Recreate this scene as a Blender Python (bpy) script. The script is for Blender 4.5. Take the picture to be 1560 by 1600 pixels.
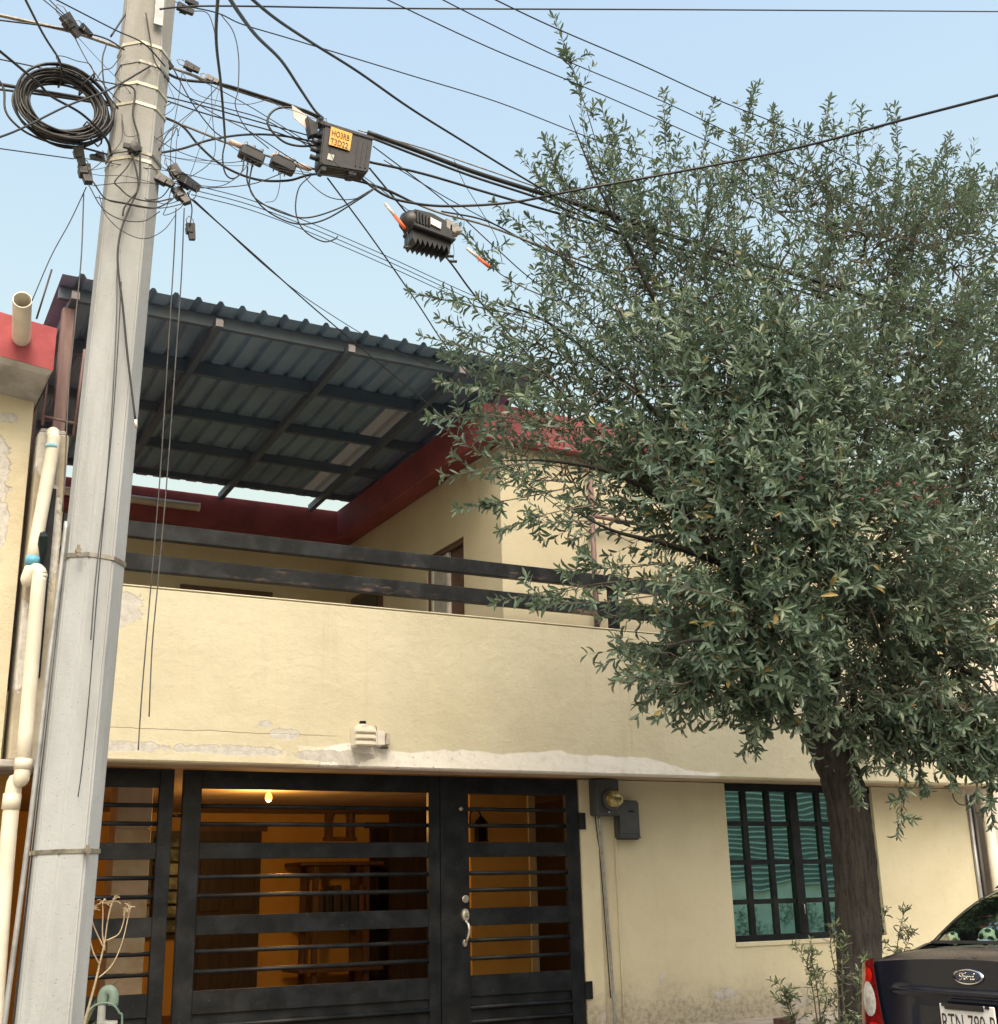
import bpy, bmesh, math, random
import numpy as np
from mathutils import Vector, Matrix
random.seed(7); rng = np.random.default_rng(11)
SC = bpy.context.scene; COL = SC.collection
for o in list(bpy.data.objects): bpy.data.objects.remove(o)

# ---------------------------------------------------------------- camera, sky, sun, exposure
cam = bpy.data.cameras.new('camera'); cam.sensor_fit = 'HORIZONTAL'; cam.sensor_width = 36; cam.lens = 44.731
cam.clip_start = 0.05; cam.clip_end = 3000
camo = bpy.data.objects.new('camera', cam); COL.objects.link(camo)
camo.matrix_world = Matrix.Translation((0.000, -9.000, 1.500)) @ Matrix([[0.882044, -0.120101, -0.455602], [-0.470627, -0.270828, -0.83974], [-0.022536, 0.955106, -0.295405]]).to_4x4()
SC.camera = camo
SUN_EL, SUN_AZ = math.radians(52), math.radians(198)      # azimuth clockwise from +Y; hazy light from behind the camera
W = bpy.data.worlds.new('World'); SC.world = W; W.use_nodes = True
wn = W.node_tree.nodes; bg = wn['Background']
sky = wn.new('ShaderNodeTexSky'); sky.sky_type = 'NISHITA'; sky.sun_disc = False
sky.sun_elevation = SUN_EL; sky.sun_rotation = SUN_AZ
sky.air_density = 3.0; sky.dust_density = 10.0; sky.ozone_density = 1.0; sky.altitude = 200
wb = wn.new('ShaderNodeMix'); wb.data_type = 'RGBA'; wb.blend_type = 'MULTIPLY'; wb.inputs[0].default_value = 1; wb.inputs[7].default_value = (.895, .915, 1.0, 1)   # cool phone white balance, even over the whole sky
W.node_tree.links.new(sky.outputs[0], wb.inputs[6]); W.node_tree.links.new(wb.outputs[2], bg.inputs[0]); bg.inputs[1].default_value = 0.15
sl = bpy.data.lights.new('sun', 'SUN'); sl.energy = .6; sl.angle = math.radians(25); sl.color = (1, .985, .96)
so = bpy.data.objects.new('sun', sl); COL.objects.link(so)
d = Vector((math.sin(SUN_AZ)*math.cos(SUN_EL), math.cos(SUN_AZ)*math.cos(SUN_EL), math.sin(SUN_EL)))
so.rotation_euler = d.to_track_quat('Z', 'Y').to_euler(); so.location = d*30
SC.view_settings.view_transform = 'Standard'; SC.view_settings.look = 'None'
SC.view_settings.exposure = 1.1; SC.view_settings.gamma = 1; SC.view_settings.use_curve_mapping = False
SC.render.engine = 'CYCLES'
SC.cycles.max_bounces = 6; SC.cycles.diffuse_bounces = 3; SC.cycles.glossy_bounces = 3; SC.cycles.transmission_bounces = 3; SC.cycles.transparent_max_bounces = 6

# ---------------------------------------------------------------- helpers
WL = {}
def root(name, loc, label, cat, group=None):
    o = bpy.data.objects.new(name, None); COL.objects.link(o); o.location = loc; o.empty_display_size = .1
    WL[o] = Vector(loc); tag(o, label, cat, group); return o
def tag(o, label, cat=None, group=None):
    o['label'] = label
    if cat: o['category'] = cat
    if group: o['group'] = group
    return o
def obj(name, verts, faces, mat, parent=None, smooth=False, kind=None):
    me = bpy.data.meshes.new(name); me.from_pydata([tuple(v) for v in verts], [], faces); me.update()
    if smooth: me.shade_smooth()
    return link(name, me, mat, parent, kind)
def link(name, me, mat, parent=None, kind=None):
    if mat is not None and not me.materials: me.materials.append(mat)
    o = bpy.data.objects.new(name, me); COL.objects.link(o)
    if parent is not None:
        o.parent = parent; o.location = -WL.get(parent, Vector((0, 0, 0)))
    if kind: o['kind'] = kind
    return o
def boxm(lo, hi, bev=0, rot=None, about=None):
    """verts, faces of a box (optionally bevelled / rotated)"""
    bm = bmesh.new(); bmesh.ops.create_cube(bm, size=1)
    lo = Vector(lo); hi = Vector(hi); c = (lo+hi)/2; s = hi-lo
    for v in bm.verts: v.co = Vector((v.co.x*s.x, v.co.y*s.y, v.co.z*s.z))+c
    if bev: bmesh.ops.bevel(bm, geom=bm.edges[:], offset=min(bev, min(abs(s.x), abs(s.y), abs(s.z))*.4), segments=1, affect='EDGES')
    if rot is not None:
        p = Vector(about) if about is not None else c
        for v in bm.verts: v.co = rot @ (v.co-p)+p
    bm.verts.index_update()
    r = [v.co.copy() for v in bm.verts], [[v.index for v in f.verts] for f in bm.faces]; bm.free(); return r
def join(parts):
    V = []; F = []
    for v, f in parts:
        n = len(V); V += list(v); F += [[i+n for i in q] for q in f]
    return V, F
def box(name, lo, hi, mat, parent=None, bev=0, rot=None, about=None, kind=None):
    return obj(name, *boxm(lo, hi, bev, rot, about), mat, parent, kind=kind)
def smooth_path(P, n=8):
    P = [Vector(p) for p in P]
    if len(P) < 3: return [P[0].lerp(P[-1], i/n) for i in range(n+1)]
    Q = [2*P[0]-P[1]]+P+[2*P[-1]-P[-2]]; out = []
    for i in range(1, len(Q)-2):
        a, b, c, d_ = Q[i-1:i+3]
        for k in range(n):
            t = k/n
            out.append(.5*((2*b)+(c-a)*t+(2*a-5*b+4*c-d_)*t*t+(3*b-a-3*c+d_)*t**3))
    out.append(P[-1]); return out
def tubem(P, r, sides=6, caps=True, wob=0):
    P = [Vector(p) for p in P]; n = len(P); V = []; F = []
    R = r if isinstance(r, (list, tuple)) else [r]*n
    t = (P[1]-P[0]).normalized(); u = t.orthogonal().normalized()
    for i, p in enumerate(P):
        t = (P[min(i+1, n-1)]-P[max(i-1, 0)]).normalized()
        u = (u-t*u.dot(t)).normalized(); w = t.cross(u)
        for k in range(sides):
            a = 2*math.pi*k/sides; rr = R[i]*(1+(random.uniform(-wob, wob) if wob else 0))
            V.append(p+(u*math.cos(a)+w*math.sin(a))*rr)
    for i in range(n-1):
        for k in range(sides):
            k2 = (k+1) % sides; F.append([i*sides+k, i*sides+k2, (i+1)*sides+k2, (i+1)*sides+k])
    if caps: F += [list(range(sides))[::-1], list(range((n-1)*sides, n*sides))]
    return V, F
def tube(name, P, r, mat, parent=None, sides=8, smooth=True, **k):
    return obj(name, *tubem(P, r, sides, **k), mat, parent, smooth=smooth)
def lathem(prof, c, ax='Z', sides=24):
    """prof: list of (radius, height) about axis through c"""
    V = []; F = []; n = len(prof)
    for r, h in prof:
        for k in range(sides):
            a = 2*math.pi*k/sides; x, y = r*math.cos(a), r*math.sin(a)
            V.append(Vector(c)+Vector({'Z': (x, y, h), 'Y': (x, h, y), 'X': (h, x, y)}[ax]))
    for i in range(n-1):
        for k in range(sides):
            k2 = (k+1) % sides; F.append([i*sides+k, i*sides+k2, (i+1)*sides+k2, (i+1)*sides+k])
    F += [list(range(sides))[::-1], list(range((n-1)*sides, n*sides))]
    return V, F
def lathe(name, prof, c, mat, parent=None, ax='Z', sides=24):
    o = obj(name, *lathem(prof, c, ax, sides), mat, parent); smooth_angle(o); return o
def smooth_angle(o, a=40):
    me = o.data; me.shade_smooth()
    try: me.set_sharp_from_angle(angle=math.radians(a))
    except Exception: pass
def gridm(fn, us, vs):
    V = [Vector(fn(u, v)) for u in us for v in vs]; m = len(vs)
    F = [[i*m+j, (i+1)*m+j, (i+1)*m+j+1, i*m+j+1] for i in range(len(us)-1) for j in range(m-1)]
    return V, F
def lin(a, b, n): return [a+(b-a)*i/(n-1) for i in range(n)]

# ---------------------------------------------------------------- materials
MATS = {}
def nodes(name):
    m = bpy.data.materials.new(name); m.use_nodes = True; MATS[name] = m
    nt = m.node_tree; return m, nt, nt.nodes['Principled BSDF']
class NT:
    def __init__(s, nt):
        s.nt = nt; s.tc = nt.nodes.new('ShaderNodeTexCoord')
    def put(s, sock, v):
        if hasattr(v, 'is_output') or isinstance(v, bpy.types.NodeSocket): s.nt.links.new(v, sock)
        elif isinstance(v, (tuple, list)) and len(v) == 3 and sock.type == 'RGBA': sock.default_value = (*v, 1)
        else: sock.default_value = v
    def math(s, op, a, b=0.0, c=0.0, clamp=False):
        n = s.nt.nodes.new('ShaderNodeMath'); n.operation = op; n.use_clamp = clamp
        for i, v in enumerate((a, b, c)): s.put(n.inputs[i], v)
        return n.outputs[0]
    def noise(s, scale, detail=4, rough=.55, stretch=None, dist=0, out='Fac'):
        n = s.nt.nodes.new('ShaderNodeTexNoise'); n.inputs['Scale'].default_value = scale
        n.inputs['Detail'].default_value = detail; n.inputs['Roughness'].default_value = rough; n.inputs['Distortion'].default_value = dist
        s.nt.links.new(s.vec(stretch), n.inputs['Vector']); return n.outputs[out]
    def vec(s, stretch=None):
        if not stretch: return s.tc.outputs['Object']
        n = s.nt.nodes.new('ShaderNodeMapping'); n.inputs['Scale'].default_value = stretch
        s.nt.links.new(s.tc.outputs['Object'], n.inputs['Vector']); return n.outputs[0]
    def voro(s, scale, stretch=None, feature='F1'):
        n = s.nt.nodes.new('ShaderNodeTexVoronoi'); n.feature = feature; n.inputs['Scale'].default_value = scale
        s.nt.links.new(s.vec(stretch), n.inputs['Vector']); return n.outputs['Distance']
    def xyz(s):
        n = s.nt.nodes.new('ShaderNodeSeparateXYZ'); s.nt.links.new(s.tc.outputs['Object'], n.inputs[0]); return n.outputs
    def ramp(s, v, a, b):
        n = s.nt.nodes.new('ShaderNodeMapRange'); n.interpolation_type = 'SMOOTHSTEP'
        s.put(n.inputs[0], v); s.put(n.inputs[1], a); s.put(n.inputs[2], b); return n.outputs[0]
    def mix(s, f, a, b):
        n = s.nt.nodes.new('ShaderNodeMix'); n.data_type = 'RGBA'
        s.put(n.inputs[0], f); s.put(n.inputs[6], a); s.put(n.inputs[7], b); return n.outputs[2]
    def bump(s, h, strength=.3, dist=.01, nrm=None):
        n = s.nt.nodes.new('ShaderNodeBump'); n.inputs['Strength'].default_value = strength; n.inputs['Distance'].default_value = dist
        s.put(n.inputs['Height'], h)
        if nrm is not None: s.nt.links.new(nrm, n.inputs['Normal'])
        return n.outputs[0]
def simple(name, col, rough=.6, metal=0, col2=None, scale=6, bump=0, bscale=40, spec=.5, lo=.4, hi=.65, stretch=None, bdist=.004):
    m, nt, b = nodes(name); t = NT(nt)
    c2 = col2 or tuple(c*.8 for c in col)
    n = t.noise(scale, 5, .6, stretch)
    nt.links.new(t.mix(t.ramp(n, lo, hi), col, c2), b.inputs['Base Color'])
    b.inputs['Roughness'].default_value = rough; b.inputs['Metallic'].default_value = metal
    b.inputs['Specular IOR Level'].default_value = spec
    if bump: nt.links.new(t.bump(t.noise(bscale, 4, .6, stretch), bump, bdist), b.inputs['Normal'])
    return m
def emis(name, col, k):
    m, nt, b = nodes(name); b.inputs['Base Color'].default_value = (*col, 1)
    b.inputs['Emission Color'].default_value = (*col, 1); b.inputs['Emission Strength'].default_value = k; return m

YEL, YEL2 = (.60, .575, .445), (.54, .51, .385)
def stucco(name, c1=YEL, c2=YEL2, peel=None, primer=False, base=None, streak=.25, bumpk=.5):
    """painted render: blotchy paint, trowel relief, rain streaks; flaked spots, primer strip, dirty foot"""
    m, nt, b = nodes(name); t = NT(nt); x, y, z = t.xyz()
    col = t.mix(t.ramp(t.noise(1.3, 4, .6), .35, .7), c1, c2)
    col = t.mix(t.math('MULTIPLY', t.ramp(t.noise(9, 5, .65), .5, .8), .25), col, tuple(v*.8 for v in c2))
    st = t.noise(3.2, 5, .65, (2.2, 2.2, .16))
    col = t.mix(t.math('MULTIPLY', t.ramp(st, .55, .8), streak), col, (.30, .25, .17))
    h = t.math('ADD', t.math('MULTIPLY', t.noise(14, 5, .6), 1.0), t.math('MULTIPLY', t.noise(70, 3, .6), .35))
    if primer:      # hairline crack along the slab joint, drip marks under the coping, fine shrinkage cracks
        zl = t.math('ADD', 2.665, t.math('MULTIPLY', t.noise(2.3, 5, .7, (1, 0, 0)), .05))
        k = t.math('MULTIPLY', t.math('SUBTRACT', 1, t.ramp(t.math('ABSOLUTE', t.math('SUBTRACT', z, zl)), .0015, .004)), t.math('SUBTRACT', 1, t.ramp(x, 3.3, 3.5)))
        col = t.mix(t.math('MULTIPLY', k, .75), col, (.22, .19, .15)); h = t.math('SUBTRACT', h, t.math('MULTIPLY', k, .8))
        dr_ = t.math('MULTIPLY', t.ramp(t.noise(7, 4, .7, (3, 1, .05)), .60, .72), t.ramp(z, 3.0, 3.72))
        col = t.mix(t.math('MULTIPLY', dr_, .30), col, (.30, .27, .21))
        rl = t.math('MULTIPLY', t.ramp(t.noise(2.2, 3, .6, (2.5, 1, .25)), .5, .72), .22); col = t.mix(rl, col, (.66, .58, .40))
        h = t.math('ADD', h, t.math('MULTIPLY', t.noise(3.5, 3, .6, (1, 1, 1.6)), 1.6))
    if primer:      # strip of grey-white undercoat brushed along the lower lip
        e = t.math('ADD', 2.615, t.math('MULTIPLY', t.math('SUBTRACT', t.noise(1.6, 3, .5, (1, 0, 0)), .5), .22))
        e = t.math('SUBTRACT', e, t.math('MULTIPLY', t.ramp(x, 6.3, 7.12), .14))
        k = t.ramp(t.math('SUBTRACT', e, z), -.006, .010)
        k = t.math('MULTIPLY', k, t.ramp(t.math('ADD', x, t.math('MULTIPLY', t.noise(5, 4, .6), 1.6)), 3.75, 4.25))
        k = t.math('MULTIPLY', k, t.math('SUBTRACT', 1, t.ramp(x, 7.0, 7.1)))
        wc = t.mix(t.ramp(t.noise(11, 5, .7), .45, .75), (.80, .80, .77), (.68, .67, .62))
        wc = t.mix(t.math('MULTIPLY', t.ramp(t.noise(26, 5, .7), .55, .72), t.math('SUBTRACT', 1, t.ramp(x, 4.2, 5.0))), wc, (.34, .31, .27))
        col = t.mix(k, col, wc)
    if peel:        # flaked paint showing grey cement, around given spots: (x, z, rx, rz)
        tot = None
        wob = t.math('MULTIPLY', t.math('SUBTRACT', t.noise(7, 6, .68), .5), 1.9)
        for px, pz, rx, rz in peel:
            dx = t.math('DIVIDE', t.math('SUBTRACT', x, px), rx); dz = t.math('DIVIDE', t.math('SUBTRACT', z, pz), rz)
            dd = t.math('ADD', t.math('SQRT', t.math('ADD', t.math('MULTIPLY', dx, dx), t.math('MULTIPLY', dz, dz))), wob)
            k = t.math('SUBTRACT', 1, t.ramp(dd, .78, .84))
            tot = k if tot is None else t.math('MAXIMUM', tot, k)
        gc = t.mix(t.ramp(t.noise(18, 5, .7), .35, .7), (.56, .56, .54), (.43, .42, .40))
        col = t.mix(tot, col, gc); h = t.math('SUBTRACT', h, t.math('MULTIPLY', tot, .9))
    if base:        # splash dirt at the wall foot
        k = t.math('SUBTRACT', 1, t.ramp(t.math('SUBTRACT', z, t.math('MULTIPLY', t.noise(4, 6, .7), .55)), base-.30, base+.16))
        col = t.mix(t.math('MULTIPLY', k, .75), col, t.mix(t.ramp(t.noise(20, 5, .7), .4, .65), (.36, .32, .27), (.12, .11, .10)))
    nt.links.new(col, b.inputs['Base Color']); b.inputs['Roughness'].default_value = .85; b.inputs['Specular IOR Level'].default_value = .25
    nt.links.new(t.bump(h, bumpk, .012), b.inputs['Normal'])
    return m
def steel(name, col=(.012, .014, .017), rust=.0):
    m, nt, b = nodes(name); t = NT(nt)
    c = t.mix(t.ramp(t.noise(5, 4, .6), .4, .7), col, tuple(v*1.9+.006 for v in col))
    c = t.mix(t.math('MULTIPLY', t.ramp(t.noise(2.4, 6, .7, (.6, 1, 2)), .56, .68), min(.6, rust)), c, t.mix(t.noise(30, 3), (.20, .11, .07), (.36, .27, .22)))
    c = t.mix(t.math('MULTIPLY', t.ramp(t.noise(60, 2, .5), .70, .76), .12), c, (.4, .38, .35)); c = t.mix(t.math('MULTIPLY', t.ramp(t.noise(1.7, 6, .7, (1, 1, 1.5)), .45, .8), .10), c, (.12, .11, .095))
    nt.links.new(c, b.inputs['Base Color']); nt.links.new(t.math('ADD', .28, t.math('MULTIPLY', t.noise(4, 5, .7), .35)), b.inputs['Roughness']); b.inputs['Specular IOR Level'].default_value = .22
    nt.links.new(t.bump(t.noise(90, 3, .6), .12, .003), b.inputs['Normal']); return m

# ---------------------------------------------------------------- ground, street, pavement
M_asphalt = simple('asphalt', (.055, .054, .052), .9, col2=(.085, .082, .078), scale=3, bump=.5, bscale=120)
M_conc = simple('pavement_concrete', (.34, .32, .29), .9, col2=(.22, .21, .19), scale=4, bump=.5, bscale=60)
M_ledge = simple('ledge_concrete', (.40, .36, .32), .9, col2=(.26, .22, .19), scale=6, bump=.6, bscale=45)
obj('ground', [(-400, -400, -.03), (400, -400, -.03), (400, 400, -.03), (-400, 400, -.03)], [[0, 1, 2, 3]], simple('far_ground', (.16, .14, .11), .95, scale=.5))['kind'] = 'structure'
obj('road', [(-60, -11, 0), (80, -11, 0), (80, -3.62, 0), (-60, -3.62, 0)], [[0, 1, 2, 3]], M_asphalt)['kind'] = 'structure'
sw = box('sidewalk', (-60, -3.45, -.02), (80, -.75, .165), M_conc, bev=.01); sw['kind'] = 'structure'
kb = box('kerb', (-60, -3.62, -.02), (80, -3.454, .172), M_conc, bev=.02); kb['kind'] = 'structure'
fs = box('far_sidewalk', (-60, -13, -.02), (80, -11, .165), M_conc, bev=.01); fs['kind'] = 'structure'
ap = box('wall_ledge', (5.7, -.746, -.02), (11.4, .6, .405), M_ledge, bev=.03); ap['kind'] = 'structure'
dr = obj('driveway', [(1.2, -.746, .17), (5.696, -.746, .17), (5.696, 5.2, .36), (1.2, 5.2, .36)], [[0, 1, 2, 3]], simple('driveway_tiles', (.20, .085, .045), .55, col2=(.13, .055, .03), scale=7, bump=.2)); dr['kind'] = 'structure'

# ---------------------------------------------------------------- yellow two storey house
G = .45                                                            # ground floor wall plane, under the balcony overhang
M_par = stucco('parapet_paint', peel=[(1.66, 3.55, .30, .16), (1.60, 3.1, .16, .42), (1.75, 2.56, .5, .05), (2.6, 2.56, .5, .045), (3.4, 2.54, .40, .05), (3.0, 2.69, .16, .05), (2.86, 2.76, .07, .035), (3.52, 2.52, .10, .08)], primer=True, streak=.35)
M_wall = stucco('ground_wall_paint', (.59, .555, .415), (.53, .49, .355), base=.42, peel=[(6.62, .78, .03, .08), (7.3, .62, .14, .06), (8.1, .50, .3, .05), (5.98, .52, .05, .06)], streak=.12, bumpk=.3)
M_up = stucco('upper_wall_paint', (.56, .52, .385), (.51, .465, .33), streak=.1, bumpk=.25)
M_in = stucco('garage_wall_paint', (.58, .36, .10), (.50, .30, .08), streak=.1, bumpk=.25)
M_red = simple('red_fascia_paint', (.27, .066, .080), .75, col2=(.19, .05, .062), scale=2.2, bump=.25, bscale=30)
M_ceil = simple('slab_underside', (.45, .36, .24), .9, col2=(.35, .28, .18), scale=3, bump=.3)
M_dark = simple('dark_joinery_and_shade', (.030, .022, .018), .5, col2=(.05, .034, .026), scale=5, stretch=(4, 4, .4))  # dark woodwork; on the passage walls it paints in missing light
M_wood = simple('door_wood', (.085, .05, .035), .5, col2=(.12, .07, .05), scale=6, stretch=(6, 6, .5))
M_white = simple('white_frame_paint', (.72, .70, .66), .5)
M_black = steel('black_gate_paint', (.004, .006, .009))
M_rust = steel('weathered_black_rail_paint', rust=1.0)
M_galv = simple('galvanised_steel', (.42, .43, .44), .45, .8, col2=(.30, .31, .32), scale=25)
M_pvc = simple('cream_pvc', (.72, .69, .60), .45, col2=(.62, .585, .50), scale=3)

house = root('house', (5.5, 3, 0), 'two storey yellow house with covered roof terrace and red fascia', 'house')
# ground floor front wall: piers and pieces around the window
WX0, WX1, WZ0, WZ1 = 7.455, 9.30, 1.04, 2.462
fw = join([boxm((6.025, G, .35), (WX0, G+.16, 2.458)), boxm((WX1, G, .35), (10.62, G+.16, 2.458)), boxm((WX0, G, .35), (WX1, G+.16, WZ0))])
obj('front_wall', *fw, M_wall, house)
box('gate_pilaster', (5.832, G-.035, .15), (6.022, G+.16, 2.457), M_wall, house, bev=.008)
box('window_sill', (WX0-.005, G-.012, WZ0-.035), (WX1+.005, G+.15, WZ0+.006), M_wall, house, bev=.006)
# balcony slab and parapet
par = obj('balcony_parapet', *join([boxm((1.42, 0, 2.462), (10.62, .15, 3.716), .012)]), M_par, house)
box('balcony_slab', (1.42, .152, 2.465), (10.62, 5.4, 2.66), M_ceil, house)
box('parapet_joint_cap', (1.42, -.004, 3.7165), (10.62, .158, 3.728), M_par, house, bev=.004)
# garage interior
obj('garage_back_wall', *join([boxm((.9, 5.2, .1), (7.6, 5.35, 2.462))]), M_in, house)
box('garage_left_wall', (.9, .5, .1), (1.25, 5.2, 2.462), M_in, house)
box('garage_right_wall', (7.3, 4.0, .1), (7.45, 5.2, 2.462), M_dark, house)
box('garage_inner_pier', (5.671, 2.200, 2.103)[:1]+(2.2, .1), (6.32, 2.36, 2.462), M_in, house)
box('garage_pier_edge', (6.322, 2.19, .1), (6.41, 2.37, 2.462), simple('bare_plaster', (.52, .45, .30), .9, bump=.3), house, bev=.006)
box('inner_room_wall', (7.0, .62, .1), (7.15, 4.3, 2.462), M_dark, house)  # near-black colour stands in for shade behind the gate door
box('corridor_wall', (5.75, 4.3, .1), (7.3, 4.4, 2.462), M_dark, house)  # unlit corridor: its darkness is put into the wall colour
gc = box('garage_column', (2.13, 1.5, .1), (2.40, 1.8, 2.462), simple('cream_column_render', (.62, .55, .44), .85, col2=(.50, .40, .28), scale=4, bump=.4, bscale=25), house, bev=.012)
for i in range(6): box('column_tile', (2.128-.006, 1.488, .2+.378*i), (2.408, 1.499, .2+.378*i+.368), simple('cream_stone_tile%d' % i, (.60-.02*(i % 3), .52-.02*(i % 2), .40), .6, col2=(.48, .38, .26), scale=5, bump=.3, bscale=20), house, bev=.004)
for (a, b_, z1) in ((3.74, 4.50, 2.26), (5.84, 6.78, 2.30)):
    dd = box('garage_door', (a, 5.15, .36), (b_, 5.199, z1), M_dark, house)
    for k in range(2):
        w = (b_-a)/2
        for q in range(2): box('door_panel', (a+w*k+.07, 5.135, .5+q*.9), (a+w*(k+1)-.07, 5.149, 1.3+q*.85), M_dark, dd, bev=.006)
    box('door_casing', (a-.07, 5.16, z1+.001), (b_+.07, 5.199, z1+.07), M_wood, dd)
lw = box('louvre_window', (2.88, 5.1, 1.15), (3.62, 5.19, 2.26), M_dark, house)
M_lou = simple('louvre_glass', (.55, .66, .62), .15, col2=(.10, .14, .14), scale=2.2, spec=.8, lo=.38, hi=.55)  # pale patches paint daylight reflected in some panes
for i in range(7):
    for k in range(2):
        box('louvre_pane', (2.93+.35*k, 5.03, 1.20+.147*i), (3.25+.35*k, 5.045, 1.325+.147*i), M_lou, lw, rot=Matrix.Rotation(math.radians(-24), 3, 'X'))
# side windows of the set back upper storey and terrace walls
FX, FY, FT, FB = 4.907, .3, 5.815, 5.465                            # forward corner of the red roof edge
SWX, BWY = 5.13, 4.25
box('upper_back_wall', (.95, BWY, 2.66), (SWX+.2, BWY+.2, FB+.002), M_up, house)
DN, DF, DZ = 1.18, 2.02, 4.79                                      # terrace door in the side wall
sw_ = join([boxm((SWX, .42, 2.66), (SWX+.18, DN, FB+.002)), boxm((SWX, DF, 2.66), (SWX+.18, BWY, FB+.002)), boxm((SWX, DN, DZ), (SWX+.18, DF, FB+.002))])
obj('upper_side_wall', *sw_, M_up, house)
box('upper_front_wall', (SWX+.18, .42, 2.66), (10.55, .60, FB+.002), M_up, house)
box('upper_right_wall', (10.37, .60, 2.66), (10.55, BWY, FB+.002), M_up, house)
rs = obj('roof_edge', *join([boxm((FX, FY, FB), (10.9, FY+.20, FT), .008), boxm((FX, FY+.2, FB), (FX+.22, 4.0, FT), .008), boxm((.9, 4.0, FB), (FX+.22, 4.2, FT), .008)]), M_red, house)
box('roof_slab', (FX+.2, FY+.18, FB+.03), (10.88, 9, FT-.05), M_red, house)
box('roof_slab', (.9, 4.18, FB+.03), (FX+.2, 9, FT-.05), M_red, house)
# terrace door: frame, ajar leaf, transom
td = obj('terrace_door', *join([boxm((SWX+.02, DN, 2.66), (SWX+.10, DN+.05, DZ)), boxm((SWX+.02, DF-.05, 2.66), (SWX+.10, DF, DZ)), boxm((SWX+.02, DN+.05, DZ-.05), (SWX+.10, DF-.05, DZ))]), M_wood, house)
box('door_leaf', (SWX+.06, DN+.05, 2.68), (SWX+.095, DN+.42, DZ-.052), M_wood, td)
box('screen_leaf', (SWX+.04, DN+.42, 2.68), (SWX+.058, DF-.05, DZ-.052), simple('pale_screen', (.42, .42, .40), .7), td)
box('screen_stile', (SWX+.03, DN+.40, 2.68), (SWX+.066, DN+.44, DZ-.053), M_white, td)
box('screen_stile', (SWX+.03, DF-.09, 2.68), (SWX+.066, DF-.05, DZ-.053), M_white, td)
# back wall windows low behind the parapet
for n, (a, b_) in enumerate(((3.20, 4.24),)):
    zt = 4.83
    wnd = box('back_window', (a, BWY-.03, 3.2), (b_, BWY-.002, zt), M_wood, house)
    box('pane', (a+.06, BWY-.04, 3.3), ((a+b_)/2-.03, BWY-.031, zt-.07), simple('window_dark%d' % n, (.03, .03, .032), .15), wnd)
    box('pane', ((a+b_)/2+.03, BWY-.04, 3.3), (b_-.06, BWY-.031, zt-.07), MATS['window_dark%d' % n], wnd)
bd2 = box('side_window', (SWX-.02, (5.120, 3.128, 4.674)[1], 3.3), (SWX-.002, (5.120, 4.033, 4.876)[1], (5.120, 3.549, 4.790)[2]), M_wood, house)
box('pane', (SWX-.03, (5.120, 3.218, 4.694)[1]+.03, 3.4), (SWX-.021, (5.120, 4.033, 4.876)[1]-.08, (5.120, 3.549, 4.790)[2]-.06), MATS['window_dark0'], bd2)
box('wall_pipe', (1.95, BWY-.05, 2.7), (1.99, BWY-.005, FB), M_pvc, house)
# window with black steel grille
M_pane, nt, b = nodes('green_reflective_glass'); t = NT(nt)
b.inputs['Base Color'].default_value = (.42, .74, .62, 1); b.inputs['Metallic'].default_value = 1.0; b.inputs['Roughness'].default_value = .02
oi = nt.nodes.new('ShaderNodeObjectInfo')
vm = nt.nodes.new('ShaderNodeVectorMath'); vm.operation = 'ADD'; nt.links.new(t.tc.outputs['Object'], vm.inputs[0])
cx = nt.nodes.new('ShaderNodeCombineXYZ'); nt.links.new(t.math('MULTIPLY', oi.outputs['Random'], 31.0), cx.inputs[0]); nt.links.new(cx.outputs[0], vm.inputs[1])
nz = nt.nodes.new('ShaderNodeTexNoise'); nz.inputs['Scale'].default_value = 3.0; nz.inputs['Detail'].default_value = 0; nt.links.new(vm.outputs[0], nz.inputs['Vector'])
nt.links.new(t.bump(nz.outputs['Fac'], .06, .018), b.inputs['Normal'])
win = root('window', ((WX0+WX1)/2, G+.06, WZ0), 'black steel grid window with green mirrored panes behind the tree trunk', 'window')
WY = G+.05; mulls = [WX0, 7.705, 7.990, 8.294, 8.617, 8.86, 9.08, 9.30]
box('frame', (WX0+.001, WY-.02, WZ1-.07), (WX1-.001, WY+.035, WZ1-.006), M_black, win)
box('frame', (WX0+.001, WY-.02, WZ0+.007), (WX1-.001, WY+.035, WZ0+.062), M_black, win)
for i, x in enumerate(mulls):
    h = .052 if i == 3 else .030
    if i in (0, 7): h = .012
    box('mullion', (max(WX0+.001, x-h), WY-(.03 if i == 3 else .012), WZ0+.062), (min(WX1-.001, x+h), WY+.03, WZ1-.07), M_black, win, bev=.003)
zs = [WZ0+.03, 1.392, 1.744, 2.094, WZ1-.03]
for i in range(7):
    for z in zs[1:4]: box('glazing_bar', (mulls[i]+.0305, WY-.007, z-.022), (mulls[i+1]-.0305, WY+.022, z+.022), M_black, win)
for i in range(7):
    for j in range(4):
        pm = boxm((mulls[i]+.006, 0, zs[j]+.006), (mulls[i+1]-.006, .004, zs[j+1]-.006), rot=Matrix.Rotation(random.uniform(-.006, .006), 3, 'X') @ Matrix.Rotation(random.uniform(-.008, .008), 3, 'Z'))
        o = obj('pane', [v+Vector((0, WY+.0085, 0)) for v in pm[0]], pm[1], M_pane, win)
lt = tube('latch', [(8.29, WY-.03, 1.36), (8.29, WY-.06, 1.355), (8.29, WY-.06, 1.27)], .006, M_galv, win, 6)
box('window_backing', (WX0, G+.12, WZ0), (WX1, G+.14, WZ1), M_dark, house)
box('room_ceiling_strip', (5.94, G+.165, 2.3), (10.6, G+.3, 2.46), M_dark, house)

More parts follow.
